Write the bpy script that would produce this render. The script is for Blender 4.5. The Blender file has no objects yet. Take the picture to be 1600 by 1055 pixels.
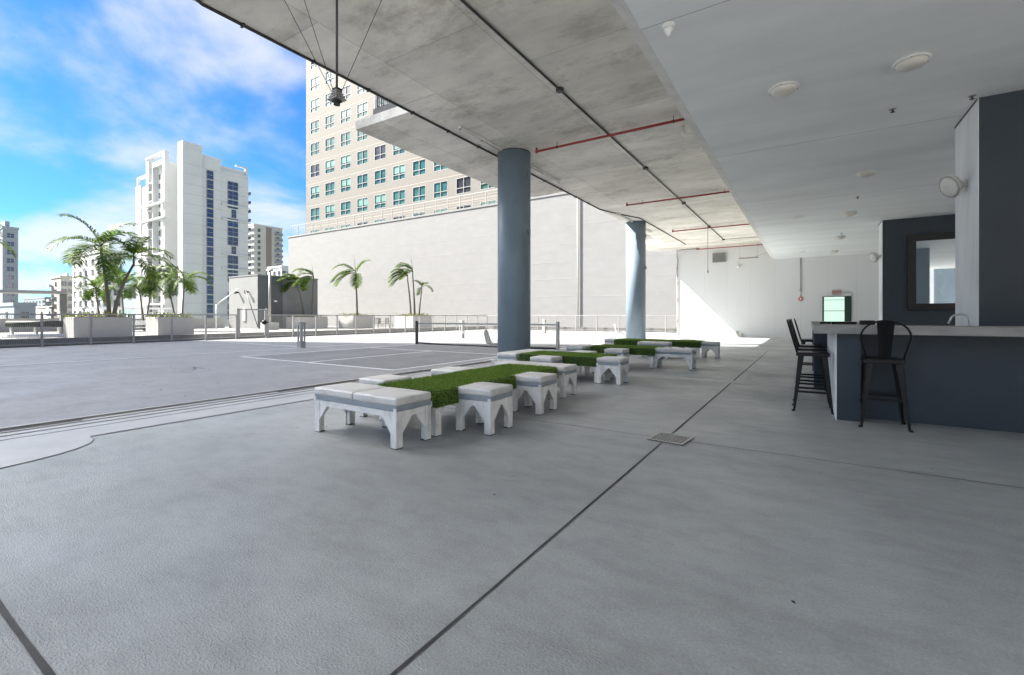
import bpy, bmesh, math, random
from mathutils import Vector, Matrix, noise
R = math.radians
S = bpy.context.scene
COL = S.collection
random.seed(7)

# ------------------------------------------------------------------ camera
H = 1.15
TH = R(32.61)
cam = bpy.data.cameras.new('camera'); co = bpy.data.objects.new('camera', cam); COL.objects.link(co)
co.location = (0, 0, H); co.rotation_euler = (R(90), 0, TH)
cam.sensor_width = 36; cam.lens = 16.245; cam.shift_y = -0.0203
cam.clip_start = 0.05; cam.clip_end = 9000
S.camera = co
S.cycles.max_bounces = 16; S.cycles.diffuse_bounces = 14; S.cycles.glossy_bounces = 6; S.cycles.sample_clamp_indirect = 0
S.view_settings.view_transform = 'Standard'; S.view_settings.look = 'None'
S.view_settings.gamma = 1; S.view_settings.use_curve_mapping = False
S.view_settings.exposure = 3.5

# ------------------------------------------------------------------ sky and sun
SD = Vector((1.0, 0.42, -1.04)).normalized()          # direction the sunlight travels
sun = bpy.data.lights.new('sun', 'SUN'); so = bpy.data.objects.new('sun', sun); COL.objects.link(so)
sun.energy = 2.0; sun.angle = R(0.5); sun.color = (1, 0.955, 0.88)
so.rotation_euler = SD.to_track_quat('-Z', 'Y').to_euler()
so.location = (-60, -25, 90)
W = bpy.data.worlds.new('World'); S.world = W; W.use_nodes = True
nt = W.node_tree; nt.nodes.clear()
def N(t, **k):
    n = nt.nodes.new(t)
    for a, b in k.items(): setattr(n, a, b)
    return n
L = lambda a, b: nt.links.new(a, b)
out = N('ShaderNodeOutputWorld'); bg = N('ShaderNodeBackground')
sky = N('ShaderNodeTexSky'); sky.sky_type = 'NISHITA'; sky.sun_disc = False
sky.sun_elevation = math.asin(-SD.z); sky.sun_rotation = math.atan2(-SD.x, -SD.y)
sky.air_density = 1.0; sky.dust_density = 0.3; sky.ozone_density = 2.0
hsv = N('ShaderNodeHueSaturation'); hsv.inputs['Saturation'].default_value = 1.15; hsv.inputs['Value'].default_value = 0.33; hsv.inputs['Hue'].default_value = 0.5
L(sky.outputs[0], hsv.inputs['Color'])
tc = N('ShaderNodeTexCoord')
sep = N('ShaderNodeSeparateXYZ'); L(tc.outputs['Generated'], sep.inputs[0])
addz = N('ShaderNodeMath', operation='ADD'); L(sep.outputs[2], addz.inputs[0]); addz.inputs[1].default_value = 0.22
dx = N('ShaderNodeMath', operation='DIVIDE'); L(sep.outputs[0], dx.inputs[0]); L(addz.outputs[0], dx.inputs[1])
dy = N('ShaderNodeMath', operation='DIVIDE'); L(sep.outputs[1], dy.inputs[0]); L(addz.outputs[0], dy.inputs[1])
cmb = N('ShaderNodeCombineXYZ'); L(dx.outputs[0], cmb.inputs[0]); L(dy.outputs[0], cmb.inputs[1]); cmb.inputs[2].default_value = 9.3
nz = N('ShaderNodeTexNoise'); nz.inputs['Scale'].default_value = 1.3; nz.inputs['Detail'].default_value = 9; nz.inputs['Roughness'].default_value = 0.52
nz.inputs['Distortion'].default_value = 0.25
L(cmb.outputs[0], nz.inputs['Vector'])
rmp = N('ShaderNodeValToRGB'); rmp.color_ramp.elements[0].position = 0.42; rmp.color_ramp.elements[1].position = 0.64
rmp.color_ramp.interpolation = 'EASE'
lo = N('ShaderNodeMapRange'); L(sep.outputs[2], lo.inputs[0]); lo.inputs[1].default_value = 0.0; lo.inputs[2].default_value = 0.34; lo.inputs[3].default_value = 0.11; lo.inputs[4].default_value = -0.01
ad = N('ShaderNodeMath', operation='ADD'); L(nz.outputs['Fac'], ad.inputs[0]); L(lo.outputs[0], ad.inputs[1]); L(ad.outputs[0], rmp.inputs[0])
fac = N('ShaderNodeMath', operation='MULTIPLY'); fac.inputs[1].default_value = 0.85; L(rmp.outputs[0], fac.inputs[0])
mx = N('ShaderNodeMixRGB'); L(fac.outputs[0], mx.inputs[0]); tint = N('ShaderNodeMixRGB'); tint.blend_type = 'MULTIPLY'; tint.inputs[0].default_value = 1; tint.inputs[2].default_value = (0.36, 0.74, 1.05, 1); L(hsv.outputs[0], tint.inputs[1]); L(tint.outputs[0], mx.inputs[1]); mx.inputs[2].default_value = (1.75, 1.79, 1.86, 1)
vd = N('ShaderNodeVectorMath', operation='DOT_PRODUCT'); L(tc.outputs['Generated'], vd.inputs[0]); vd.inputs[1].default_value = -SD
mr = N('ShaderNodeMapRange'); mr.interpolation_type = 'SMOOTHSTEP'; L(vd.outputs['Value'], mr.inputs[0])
mr.inputs[1].default_value = 0.85; mr.inputs[2].default_value = 0.985; mr.inputs[3].default_value = 0.0; mr.inputs[4].default_value = 22.0  # wide glow added around the sun, out of view, to brighten the covered area
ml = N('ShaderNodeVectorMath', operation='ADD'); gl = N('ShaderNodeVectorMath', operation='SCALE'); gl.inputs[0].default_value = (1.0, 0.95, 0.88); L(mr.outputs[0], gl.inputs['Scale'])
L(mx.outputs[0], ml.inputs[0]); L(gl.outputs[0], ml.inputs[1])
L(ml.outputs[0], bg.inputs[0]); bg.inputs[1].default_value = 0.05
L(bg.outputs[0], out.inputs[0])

# ------------------------------------------------------------------ helpers: materials
def mat(name, col, rough=0.6, var=0.0, vscale=3.0, bump=0.0, bscale=40.0, metal=0.0, stretch=(1, 1, 1), dirt=0.0, dscale=0.8,
        dcol=None, spec=0.5, coat=0.0):
    m = bpy.data.materials.new(name); m.use_nodes = True
    t = m.node_tree; b = t.nodes['Principled BSDF']
    b.inputs['Roughness'].default_value = rough; b.inputs['Metallic'].default_value = metal
    b.inputs['Specular IOR Level'].default_value = spec
    if coat: b.inputs['Coat Weight'].default_value = coat
    b.inputs['Base Color'].default_value = (*col, 1)
    g = t.nodes.new('ShaderNodeNewGeometry')
    mp = t.nodes.new('ShaderNodeMapping'); mp.inputs['Scale'].default_value = stretch
    t.links.new(g.outputs['Position'], mp.inputs['Vector'])
    last = None
    if var:
        n = t.nodes.new('ShaderNodeTexNoise'); n.inputs['Scale'].default_value = vscale; n.inputs['Detail'].default_value = 6
        t.links.new(mp.outputs[0], n.inputs['Vector'])
        r = t.nodes.new('ShaderNodeValToRGB')
        r.color_ramp.elements[0].position = 0.3; r.color_ramp.elements[1].position = 0.7
        r.color_ramp.elements[0].color = (*[c*(1-var) for c in col], 1)
        r.color_ramp.elements[1].color = (*[min(1, c*(1+var)) for c in col], 1)
        t.links.new(n.outputs['Fac'], r.inputs[0]); last = r.outputs[0]
    if dirt:
        n = t.nodes.new('ShaderNodeTexNoise'); n.inputs['Scale'].default_value = dscale; n.inputs['Detail'].default_value = 8
        n.inputs['Roughness'].default_value = 0.65
        t.links.new(mp.outputs[0], n.inputs['Vector'])
        r = t.nodes.new('ShaderNodeValToRGB'); r.color_ramp.elements[0].position = 0.48; r.color_ramp.elements[1].position = 0.75
        r.color_ramp.elements[0].color = (0, 0, 0, 1); r.color_ramp.elements[1].color = (dirt, dirt, dirt, 1)
        t.links.new(n.outputs['Fac'], r.inputs[0])
        x = t.nodes.new('ShaderNodeMixRGB'); t.links.new(r.outputs[0], x.inputs[0])
        if last: t.links.new(last, x.inputs[1])
        else: x.inputs[1].default_value = (*col, 1)
        x.inputs[2].default_value = (*(dcol or [c*0.4 for c in col]), 1); last = x.outputs[0]
    if last: t.links.new(last, b.inputs['Base Color'])
    if bump:
        n = t.nodes.new('ShaderNodeTexNoise'); n.inputs['Scale'].default_value = bscale; n.inputs['Detail'].default_value = 4
        t.links.new(mp.outputs[0], n.inputs['Vector'])
        bp = t.nodes.new('ShaderNodeBump'); bp.inputs['Strength'].default_value = bump; bp.inputs['Distance'].default_value = 0.01
        t.links.new(n.outputs['Fac'], bp.inputs['Height']); t.links.new(bp.outputs[0], b.inputs['Normal'])
    return m

def floor_mat(name, col, rough, bscale, bstr, dist, amt=0.13):
    m = bpy.data.materials.new(name); m.use_nodes = True
    t = m.node_tree; b = t.nodes['Principled BSDF']; ln = t.links.new
    g = t.nodes.new('ShaderNodeNewGeometry')
    def nse(s, d, r=0.6, st=(1, 1, 1)):
        mp = t.nodes.new('ShaderNodeMapping'); mp.inputs['Scale'].default_value = st; ln(g.outputs['Position'], mp.inputs[0])
        n = t.nodes.new('ShaderNodeTexNoise'); n.inputs['Scale'].default_value = s; n.inputs['Detail'].default_value = d; n.inputs['Roughness'].default_value = r
        ln(mp.outputs[0], n.inputs['Vector']); return n.outputs['Fac']
    def ramp(s, p0, c0, p1, c1):
        r = t.nodes.new('ShaderNodeValToRGB'); r.color_ramp.elements[0].position = p0; r.color_ramp.elements[1].position = p1
        r.color_ramp.elements[0].color = (*c0, 1); r.color_ramp.elements[1].color = (*c1, 1); ln(s, r.inputs[0]); return r.outputs[0]
    def mixc(a, b_, f, mode='MULTIPLY'):
        x = t.nodes.new('ShaderNodeMixRGB'); x.blend_type = mode; x.inputs[0].default_value = f; ln(a, x.inputs[1]); ln(b_, x.inputs[2]); return x.outputs[0]
    big = ramp(nse(0.55, 5), 0.3, [c*(1-amt) for c in col], 0.72, [c*(1+amt) for c in col])
    mid = ramp(nse(3.2, 7, 0.7, (1, 1.8, 1)), 0.30, (0.66, 0.655, 0.65), 0.58, (1, 1, 1))
    blot = ramp(nse(1.1, 8, 0.72), 0.54, (1, 1, 1), 0.74, (0.56, 0.54, 0.51))
    fine = ramp(nse(85, 4, 0.7), 0.32, (0.66, 0.66, 0.66), 0.66, (1.06, 1.06, 1.06))
    spots = ramp(nse(7.0, 2, 0.5), 0.76, (1, 1, 1), 0.80, (0.42, 0.40, 0.38))
    scuff = ramp(nse(2.4, 5, 0.62, (0.4, 1.9, 1)), 0.52, (1, 1, 1), 0.74, (0.70, 0.685, 0.67))
    c = mixc(mixc(mixc(mixc(mixc(big, mid, 0.6), blot, 0.6), fine, 0.6), spots, 0.6), scuff, 0.35)
    ln(c, b.inputs['Base Color'])
    rr = ramp(nse(0.9, 3, 0.5), 0.3, (rough*0.9,)*3, 0.7, (min(1, rough*1.3),)*3); ln(rr, b.inputs['Roughness'])
    # trowelled, pimpled coating: elongated lumps plus grit
    lump = nse(bscale, 2.5, 0.55, (1.0, 1.75, 1))
    lumpr = ramp(lump, 0.49, (0, 0, 0), 0.66, (1, 1, 1))
    grit = nse(bscale*4, 2)
    h = mixc(lumpr, grit, 0.5, 'ADD')
    msk = ramp(nse(0.9, 5), 0.35, (0.3,)*3, 0.68, (1, 1, 1))
    h2 = mixc(h, msk, 1.0)
    bp = t.nodes.new('ShaderNodeBump'); bp.inputs['Strength'].default_value = bstr; bp.inputs['Distance'].default_value = dist
    ln(h2, bp.inputs['Height']); ln(bp.outputs[0], b.inputs['Normal'])
    return m

def concrete_mat(name, col):
    m = bpy.data.materials.new(name); m.use_nodes = True
    t = m.node_tree; b = t.nodes['Principled BSDF']; ln = t.links.new; b.inputs['Roughness'].default_value = 0.75
    g = t.nodes.new('ShaderNodeNewGeometry')
    def nse(s, d, r=0.6, st=(1, 1, 1), loc=(0, 0, 0)):
        mp = t.nodes.new('ShaderNodeMapping'); mp.inputs['Scale'].default_value = st; mp.inputs['Location'].default_value = loc; ln(g.outputs['Position'], mp.inputs[0])
        n = t.nodes.new('ShaderNodeTexNoise'); n.inputs['Scale'].default_value = s; n.inputs['Detail'].default_value = d; n.inputs['Roughness'].default_value = r
        ln(mp.outputs[0], n.inputs['Vector']); return n.outputs['Fac']
    def ramp(s, p0, c0, p1, c1):
        r = t.nodes.new('ShaderNodeValToRGB'); r.color_ramp.elements[0].position = p0; r.color_ramp.elements[1].position = p1
        r.color_ramp.elements[0].color = (*c0, 1); r.color_ramp.elements[1].color = (*c1, 1); ln(s, r.inputs[0]); return r.outputs[0]
    def mul(a, b_, f):
        x = t.nodes.new('ShaderNodeMixRGB'); x.blend_type = 'MULTIPLY'; x.inputs[0].default_value = f; ln(a, x.inputs[1]); ln(b_, x.inputs[2]); return x.outputs[0]
    base = ramp(nse(0.9, 8, 0.62, (0.5, 1.1, 1)), 0.33, [c*0.78 for c in col], 0.68, [c*1.14 for c in col])
    streak = ramp(nse(2.0, 9, 0.75, (0.6, 1.3, 1)), 0.32, (0.62, 0.60, 0.54), 0.50, (1, 1, 1))
    stain = ramp(nse(0.8, 10, 0.78, (0.75, 1.0, 1), (3, 1, 0)), 0.55, (1, 1, 1), 0.74, (0.38, 0.36, 0.30))
    spots = ramp(nse(5.5, 5, 0.6), 0.68, (1, 1, 1), 0.78, (0.55, 0.53, 0.48))
    efflo = ramp(nse(1.3, 7, 0.7, (0.6, 1.2, 1), (9, 4, 0)), 0.62, (1, 1, 1), 0.75, (1.25, 1.22, 1.15))
    # formwork sheet seams
    br = t.nodes.new('ShaderNodeTexBrick'); br.offset = 0.5; br.inputs['Scale'].default_value = 1.0
    br.inputs['Brick Width'].default_value = 2.44; br.inputs['Row Height'].default_value = 1.83; br.inputs['Mortar Size'].default_value = 0.008
    br.inputs['Color1'].default_value = (1, 1, 1, 1); br.inputs['Color2'].default_value = (0.80, 0.80, 0.785, 1); br.inputs['Mortar'].default_value = (0.5, 0.49, 0.45, 1)
    mp = t.nodes.new('ShaderNodeMapping'); mp.inputs['Rotation'].default_value = (0, 0, R(90)); mp.inputs['Location'].default_value = (0.3, 0.25, 0)
    ln(g.outputs['Position'], mp.inputs[0]); ln(mp.outputs[0], br.inputs['Vector'])
    c = mul(mul(mul(mul(mul(base, streak, 0.7), stain, 0.72), spots, 0.5), efflo, 0.8), br.outputs['Color'], 0.7)
    ln(c, b.inputs['Base Color'])
    bp = t.nodes.new('ShaderNodeBump'); bp.inputs['Strength'].default_value = 0.25; bp.inputs['Distance'].default_value = 0.006
    ln(nse(14, 6), bp.inputs['Height']); ln(bp.outputs[0], b.inputs['Normal'])
    return m

def leaf_mat(name, c0, c1, sc=6.0, trans=0.3):
    m = bpy.data.materials.new(name); m.use_nodes = True
    t = m.node_tree; b = t.nodes['Principled BSDF']; ln = t.links.new
    g = t.nodes.new('ShaderNodeNewGeometry'); n = t.nodes.new('ShaderNodeTexNoise'); n.inputs['Scale'].default_value = sc; n.inputs['Detail'].default_value = 3
    ln(g.outputs['Position'], n.inputs['Vector'])
    r = t.nodes.new('ShaderNodeValToRGB'); r.color_ramp.elements[0].position = 0.32; r.color_ramp.elements[1].position = 0.68
    r.color_ramp.elements[0].color = (*c0, 1); r.color_ramp.elements[1].color = (*c1, 1); ln(n.outputs['Fac'], r.inputs[0])
    ln(r.outputs[0], b.inputs['Base Color']); b.inputs['Roughness'].default_value = 0.6; b.inputs['Specular IOR Level'].default_value = 0.2
    tr = t.nodes.new('ShaderNodeBsdfTranslucent'); ln(r.outputs[0], tr.inputs['Color'])
    mxs = t.nodes.new('ShaderNodeMixShader'); mxs.inputs[0].default_value = trans
    ln(b.outputs[0], mxs.inputs[1]); ln(tr.outputs[0], mxs.inputs[2]); ln(mxs.outputs[0], t.nodes['Material Output'].inputs['Surface'])
    return m

M = {}
M['floor'] = floor_mat('coated_floor', (0.34, 0.358, 0.36), 0.40, 74, 0.7, 0.0042, 0.2)
M['deck'] = floor_mat('painted_deck', (0.25, 0.254, 0.264), 0.55, 20, 0.25, 0.005, 0.07)
M['terrace'] = floor_mat('pale_terrace', (0.28, 0.27, 0.255), 0.7, 20, 0.2, 0.004, 0.06)
M['bounce_floor'] = floor_mat('bounce_paving', (0.80, 0.77, 0.72), 0.7, 20, 0.2, 0.004, 0.06)
M['court'] = floor_mat('court_paint', (0.175, 0.18, 0.187), 0.6, 24, 0.25, 0.004, 0.08)
M['line'] = mat('white_line_paint', (0.62, 0.62, 0.64), 0.6, var=0.06, vscale=2, dirt=0.35, dscale=3, dcol=(0.5, 0.5, 0.52))
M['band'] = mat('smooth_pale_band', (0.37, 0.378, 0.385), 0.55, var=0.08, vscale=2.5, dirt=0.3, dscale=1.5, dcol=(0.28, 0.28, 0.28), bump=0.15, bscale=60)
M['joint'] = mat('dark_sealant', (0.035, 0.035, 0.036), 0.7, var=0.4, vscale=9)
M['concrete'] = concrete_mat('stained_concrete', (0.83, 0.795, 0.72))
M['kerb'] = mat('grey_concrete', (0.17, 0.168, 0.16), 0.8, var=0.15, vscale=3, dirt=0.4, dscale=2, bump=0.3, bscale=30)
M['bartop'] = mat('bar_concrete', (0.27, 0.262, 0.245), 0.55, var=0.22, vscale=6, dirt=0.6, dscale=4, dcol=(0.15, 0.145, 0.13), bump=0.25, bscale=45, stretch=(0.5, 1, 1.5))
M['soffit'] = mat('grey_white_paint', (0.84, 0.87, 0.865), 0.7, var=0.07, vscale=0.9, dirt=0.18, dscale=2.0, dcol=(0.7, 0.72, 0.73), bump=0.28, bscale=9, stretch=(0.45, 1.6, 1))
M['bead'] = mat('edge_bead_paint', (0.66, 0.65, 0.62), 0.7, var=0.08, vscale=4, dirt=0.3, dscale=3)
M['column'] = mat('blue_grey_paint', (0.172, 0.226, 0.272), 0.5, var=0.08, vscale=2.2, dirt=0.35, dscale=2.4, bump=0.15, bscale=12, stretch=(1, 1, 0.4))
M['wallwhite'] = mat('white_wall_paint', (0.67, 0.68, 0.68), 0.75, var=0.035, vscale=0.6, dirt=0.15, dscale=1.2, dcol=(0.52, 0.53, 0.54), bump=0.12, bscale=10, stretch=(1.5, 1, 0.35))
M['pale'] = mat('pale_pier_paint', (0.70, 0.72, 0.745), 0.65, var=0.08, vscale=2.5, dirt=0.3, dscale=2.2, dcol=(0.5, 0.51, 0.54), bump=0.12, bscale=14, stretch=(1, 1, 0.35))
M['navy'] = mat('dark_slate_paint', (0.024, 0.036, 0.050), 0.5, var=0.12, vscale=1.4, dirt=0.2, dscale=3, dcol=(0.04, 0.052, 0.064), bump=0.1, bscale=25)
M['midblue'] = mat('slate_blue_paint', (0.17, 0.23, 0.275), 0.6, var=0.06, vscale=1.5, bump=0.1, bscale=20)
M['black'] = mat('black_metal', (0.006, 0.006, 0.0065), 0.36, var=0.2, vscale=30, metal=0.0, spec=0.28)
M['blackmatte'] = mat('black_frame', (0.016, 0.015, 0.014), 0.5, var=0.2, vscale=20)
M['conduit'] = mat('dark_conduit', (0.035, 0.034, 0.033), 0.5, var=0.2, vscale=10)
M['red'] = mat('red_pipe_paint', (0.30, 0.028, 0.025), 0.42, var=0.15, vscale=6)
M['whitemetal'] = mat('white_metal', (0.75, 0.75, 0.73), 0.4, var=0.04, vscale=8)
M['cream'] = mat('cream_plastic', (0.68, 0.66, 0.6), 0.4, var=0.05, vscale=20)
M['steel'] = mat('brushed_steel', (0.55, 0.55, 0.55), 0.3, var=0.1, vscale=20, metal=1.0)
M['galv'] = mat('grey_fence_metal', (0.33, 0.325, 0.31), 0.45, var=0.1, vscale=9, metal=0.3)
M['wood'] = mat('white_painted_wood', (0.70, 0.70, 0.69), 0.6, var=0.06, vscale=9, dirt=0.8, dscale=10, dcol=(0.36, 0.35, 0.33), bump=0.3, bscale=35, stretch=(1, 1, 0.4))
M['foot'] = mat('worn_foot_edge', (0.09, 0.085, 0.08), 0.8, var=0.4, vscale=40)
M['vinyl'] = mat('off_white_vinyl', (0.58, 0.572, 0.56), 0.42, var=0.08, vscale=5, dirt=0.75, dscale=4, dcol=(0.40, 0.39, 0.37), bump=0.25, bscale=16)
M['greyband'] = mat('grey_vinyl_band', (0.25, 0.285, 0.315), 0.5, var=0.1, vscale=8, dirt=0.3, dscale=9)
M['turf'] = leaf_mat('artificial_turf', (0.036, 0.095, 0.010), (0.29, 0.43, 0.065), 55, 0.12)
M['turfbase'] = mat('turf_backing', (0.022, 0.05, 0.010), 0.9, var=0.4, vscale=40)
M['palm'] = leaf_mat('palm_leaf', (0.018, 0.052, 0.009), (0.12, 0.18, 0.025), 2.5, 0.38)
M['palmdry'] = leaf_mat('yellowing_palm_leaf', (0.05, 0.08, 0.015), (0.16, 0.17, 0.04), 3.0)
M['shrub'] = leaf_mat('shrub_leaf', (0.05, 0.08, 0.012), (0.20, 0.20, 0.03), 3.0)
M['trunk'] = mat('palm_bark', (0.12, 0.105, 0.085), 0.85, var=0.3, vscale=5, stretch=(1, 1, 6), bump=0.5, bscale=12)
M['planter'] = mat('white_planter', (0.42, 0.41, 0.385), 0.7, var=0.06, vscale=2, dirt=0.3, dscale=2)
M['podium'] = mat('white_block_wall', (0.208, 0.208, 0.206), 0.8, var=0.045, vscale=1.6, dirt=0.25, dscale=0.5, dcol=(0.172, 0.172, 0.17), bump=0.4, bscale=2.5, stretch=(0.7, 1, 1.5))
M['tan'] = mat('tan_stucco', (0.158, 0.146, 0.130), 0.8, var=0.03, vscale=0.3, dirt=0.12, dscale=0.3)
M['towerwhite'] = mat('white_tower_stucco', (0.50, 0.505, 0.50), 0.8, var=0.03, vscale=0.1, dirt=0.12, dscale=0.12)
M['towergrey'] = mat('grey_tower_stucco', (0.19, 0.215, 0.245), 0.8, var=0.05, vscale=0.1)
M['towerbeige'] = mat('beige_tower_stucco', (0.42, 0.395, 0.36), 0.8, var=0.05, vscale=0.1)
M['brown'] = mat('brown_panel', (0.20, 0.165, 0.14), 0.8, var=0.05, vscale=0.1)
M['city'] = mat('city_ground', (0.20, 0.22, 0.19), 0.9, var=0.3, vscale=0.02, dirt=0.4, dscale=0.05)
M['greyblock'] = mat('light_grey_block', (0.19, 0.195, 0.195), 0.8, var=0.05, vscale=1, bump=0.2, bscale=12)
M['darkblock'] = mat('charcoal_block', (0.085, 0.095, 0.10), 0.7, var=0.06, vscale=1)
M['olive'] = mat('olive_cover', (0.055, 0.06, 0.045), 0.7, var=0.3, vscale=5)
M['redsign'] = mat('red_lettering', (0.45, 0.03, 0.025), 0.4)
M['signcase'] = mat('sign_case', (0.42, 0.40, 0.37), 0.5)
M['bollard'] = mat('pale_grey_bollard', (0.36, 0.355, 0.335), 0.6, var=0.08, vscale=6)
M['pvc'] = mat('white_pvc', (0.68, 0.67, 0.63), 0.35, var=0.06, vscale=10)

def glass_mat(name, col, rough=0.08, var=0.35, sc=0.5):
    m = mat(name, col, rough, var=var, vscale=sc, spec=0.8); return m
M['glassgreen'] = glass_mat('green_window_glass', (0.04, 0.11, 0.097))
M['winframe'] = mat('pale_window_frame', (0.26, 0.26, 0.255), 0.5)
M['glassblue'] = glass_mat('blue_window_glass', (0.016, 0.028, 0.085))
M['glassdark'] = glass_mat('dark_window_glass', (0.03, 0.033, 0.04))
M['blind'] = mat('pale_blind', (0.12, 0.24, 0.205), 0.3, var=0.15, vscale=0.6, spec=0.7)
def mirror_mat():
    m = mat('mirror_silver', (0.86, 0.9, 0.9), 0.02, metal=1.0); return m
M['mirror'] = mirror_mat()
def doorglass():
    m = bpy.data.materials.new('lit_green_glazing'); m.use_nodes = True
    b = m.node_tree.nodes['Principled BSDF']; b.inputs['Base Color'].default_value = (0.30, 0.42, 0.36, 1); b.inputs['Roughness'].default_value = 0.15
    b.inputs['Emission Color'].default_value = (0.72, 1.0, 0.84, 1); b.inputs['Emission Strength'].default_value = 0.075  # glow put into the glass for light from beyond the door
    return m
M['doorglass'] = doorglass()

# ------------------------------------------------------------------ helpers: geometry
class MB:
    def __init__(s): s.bm = bmesh.new()
    def box(s, x0, x1, y0, y1, z0, z1, bev=0, seg=2):
        b = bmesh.new()
        bmesh.ops.create_cube(b, size=1)
        for v in b.verts:
            v.co = Vector((x0 if v.co.x < 0 else x1, y0 if v.co.y < 0 else y1, z0 if v.co.z < 0 else z1))
        if bev: bmesh.ops.bevel(b, geom=b.edges[:], offset=bev, segments=seg, profile=0.5, affect='EDGES')
        s.merge(b); return s
    def merge(s, b, mt=None):
        me = bpy.data.meshes.new('tmp'); b.to_mesh(me); b.free()
        if mt is not None: me.transform(mt)
        s.bm.from_mesh(me); bpy.data.meshes.remove(me)
    def quad(s, a, b, c, d):
        s.bm.faces.new([s.bm.verts.new(p) for p in (a, b, c, d)]); return s
    def tri(s, a, b, c):
        s.bm.faces.new([s.bm.verts.new(p) for p in (a, b, c)]); return s
    def poly(s, pts): s.bm.faces.new([s.bm.verts.new(p) for p in pts]); return s
    def prism(s, pts, d):                                  # extrude a planar polygon by vector d
        d = Vector(d); a = [s.bm.verts.new(p) for p in pts]; b = [s.bm.verts.new(Vector(p)+d) for p in pts]
        s.bm.faces.new(a[::-1]); s.bm.faces.new(b)
        n = len(a)
        for i in range(n): s.bm.faces.new((a[i], a[(i+1) % n], b[(i+1) % n], b[i]))
        return s
    def tube(s, pts, r, seg=8, cap=True):
        pts = [Vector(p) for p in pts]; n = len(pts); rings = []
        rs = r if isinstance(r, (list, tuple)) else [r]*n
        up = None
        for i, p in enumerate(pts):
            d = (pts[min(i+1, n-1)] - pts[max(i-1, 0)]).normalized()
            if up is None:
                up = Vector((0, 0, 1)) if abs(d.z) < 0.9 else Vector((1, 0, 0))
            u = d.cross(up).normalized(); v = u.cross(d).normalized(); up = v
            rings.append([s.bm.verts.new(p + (u*math.cos(2*math.pi*k/seg) + v*math.sin(2*math.pi*k/seg))*rs[i]) for k in range(seg)])
        for i in range(n-1):
            for k in range(seg):
                f = s.bm.faces.new((rings[i][k], rings[i][(k+1) % seg], rings[i+1][(k+1) % seg], rings[i+1][k])); f.smooth = seg > 5
        if cap:
            s.bm.faces.new(rings[0][::-1]); s.bm.faces.new(rings[-1])
        return s
    def lathe(s, prof, c=(0, 0, 0), axis='Z', seg=24, close=False):     # prof: (radius, height) pairs
        c = Vector(c); rings = []
        for r, h in prof:
            ring = []
            for k in range(seg):
                a = 2*math.pi*k/seg; x, y = r*math.cos(a), r*math.sin(a)
                p = {'Z': (x, y, h), 'X': (h, x, y), 'Y': (x, h, y)}[axis]
                ring.append(s.bm.verts.new(c + Vector(p)))
            rings.append(ring)
        for i in range(len(rings)-1):
            for k in range(seg):
                f = s.bm.faces.new((rings[i][k], rings[i][(k+1) % seg], rings[i+1][(k+1) % seg], rings[i+1][k])); f.smooth = True
        s.bm.faces.new(rings[0][::-1]); s.bm.faces.new(rings[-1])
        return s
    def beam(s, a, b, w, h):                               # rectangular bar from a to b
        a, b = Vector(a), Vector(b); d = (b-a).normalized()
        up = Vector((0, 0, 1)) if abs(d.z) < 0.95 else Vector((0, 1, 0))
        u = d.cross(up).normalized()*w/2; v = d.cross(u).normalized()*h/2
        s.prism([a+u+v, a-u+v, a-u-v, a+u-v], b-a); return s
    def build(s, name, m, parent=None, smooth=False):
        bmesh.ops.recalc_face_normals(s.bm, faces=s.bm.faces[:])
        me = bpy.data.meshes.new(name); s.bm.to_mesh(me); s.bm.free()
        if smooth:
            for p in me.polygons: p.use_smooth = True
        me.materials.append(m)
        o = bpy.data.objects.new(name, me); COL.objects.link(o)
        if parent: o.parent = parent
        return o

def tag(o, label=None, cat=None, group=None, kind=None):
    if label: o['label'] = label
    if cat: o['category'] = cat
    if group: o['group'] = group
    if kind: o['kind'] = kind
    return o
def struct(o): o['kind'] = 'structure'; return o
def thing(name, label, cat, loc=(0, 0, 0), rz=0, group=None):
    o = bpy.data.objects.new(name, None); COL.objects.link(o); o.empty_display_size = 0.2
    o.location = loc; o.rotation_euler = (0, 0, rz); return tag(o, label, cat, group)
def kids(o): return [c for c in bpy.data.objects if c.parent == o]
def dup(root, loc, rz=0, label=None, scale=None):
    r = root.copy(); COL.objects.link(r); r.location = loc; r.rotation_euler = (0, 0, rz)
    if label: r['label'] = label
    if scale: r.scale = scale
    for ch in kids(root):
        c = ch.copy(); COL.objects.link(c); c.parent = r
        for g in kids(ch):
            d = g.copy(); COL.objects.link(d); d.parent = c
    return r
def at(px, t, z=0.0):                                      # point t metres deep on the sight line through photo column px
    r = (px-800)/722.0
    return Vector((t*(r*math.cos(TH)-math.sin(TH)), t*(math.cos(TH)+r*math.sin(TH)), z))
def proj(p):
    d = -p[0]*math.sin(TH)+p[1]*math.cos(TH); l = p[0]*math.cos(TH)+p[1]*math.sin(TH)
    return (800+722*l/d, 495-722*(p[2]-H)/d) if d > 0.1 else (-9999, 0)

# ================================================================== THE SETTING
struct(MB().quad((-4000, -4000, -24), (4000, -4000, -24), (4000, 4000, -24), (-4000, 4000, -24)).build('city_ground', M['city']))
struct(MB().box(-5.75, 9, -1.2, 29.5, -0.6, 0).build('covered_floor', M['floor']))
struct(MB().box(-5.75, 9, -60, -1.201, -0.6, 0).box(9.001, 60, -60, 40, -0.6, 0).build('bounce_paving', M['bounce_floor']))  # unseen pale ground, added to bounce sunlight up onto the ceilings
struct(MB().box(-25.0, -5.751, -60, 40, -0.6, 0).build('deck', M['deck']))
struct(MB().box(-56, -25.001, -60, 40, -24, -0.01).build('terrace', M['terrace']))
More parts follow.
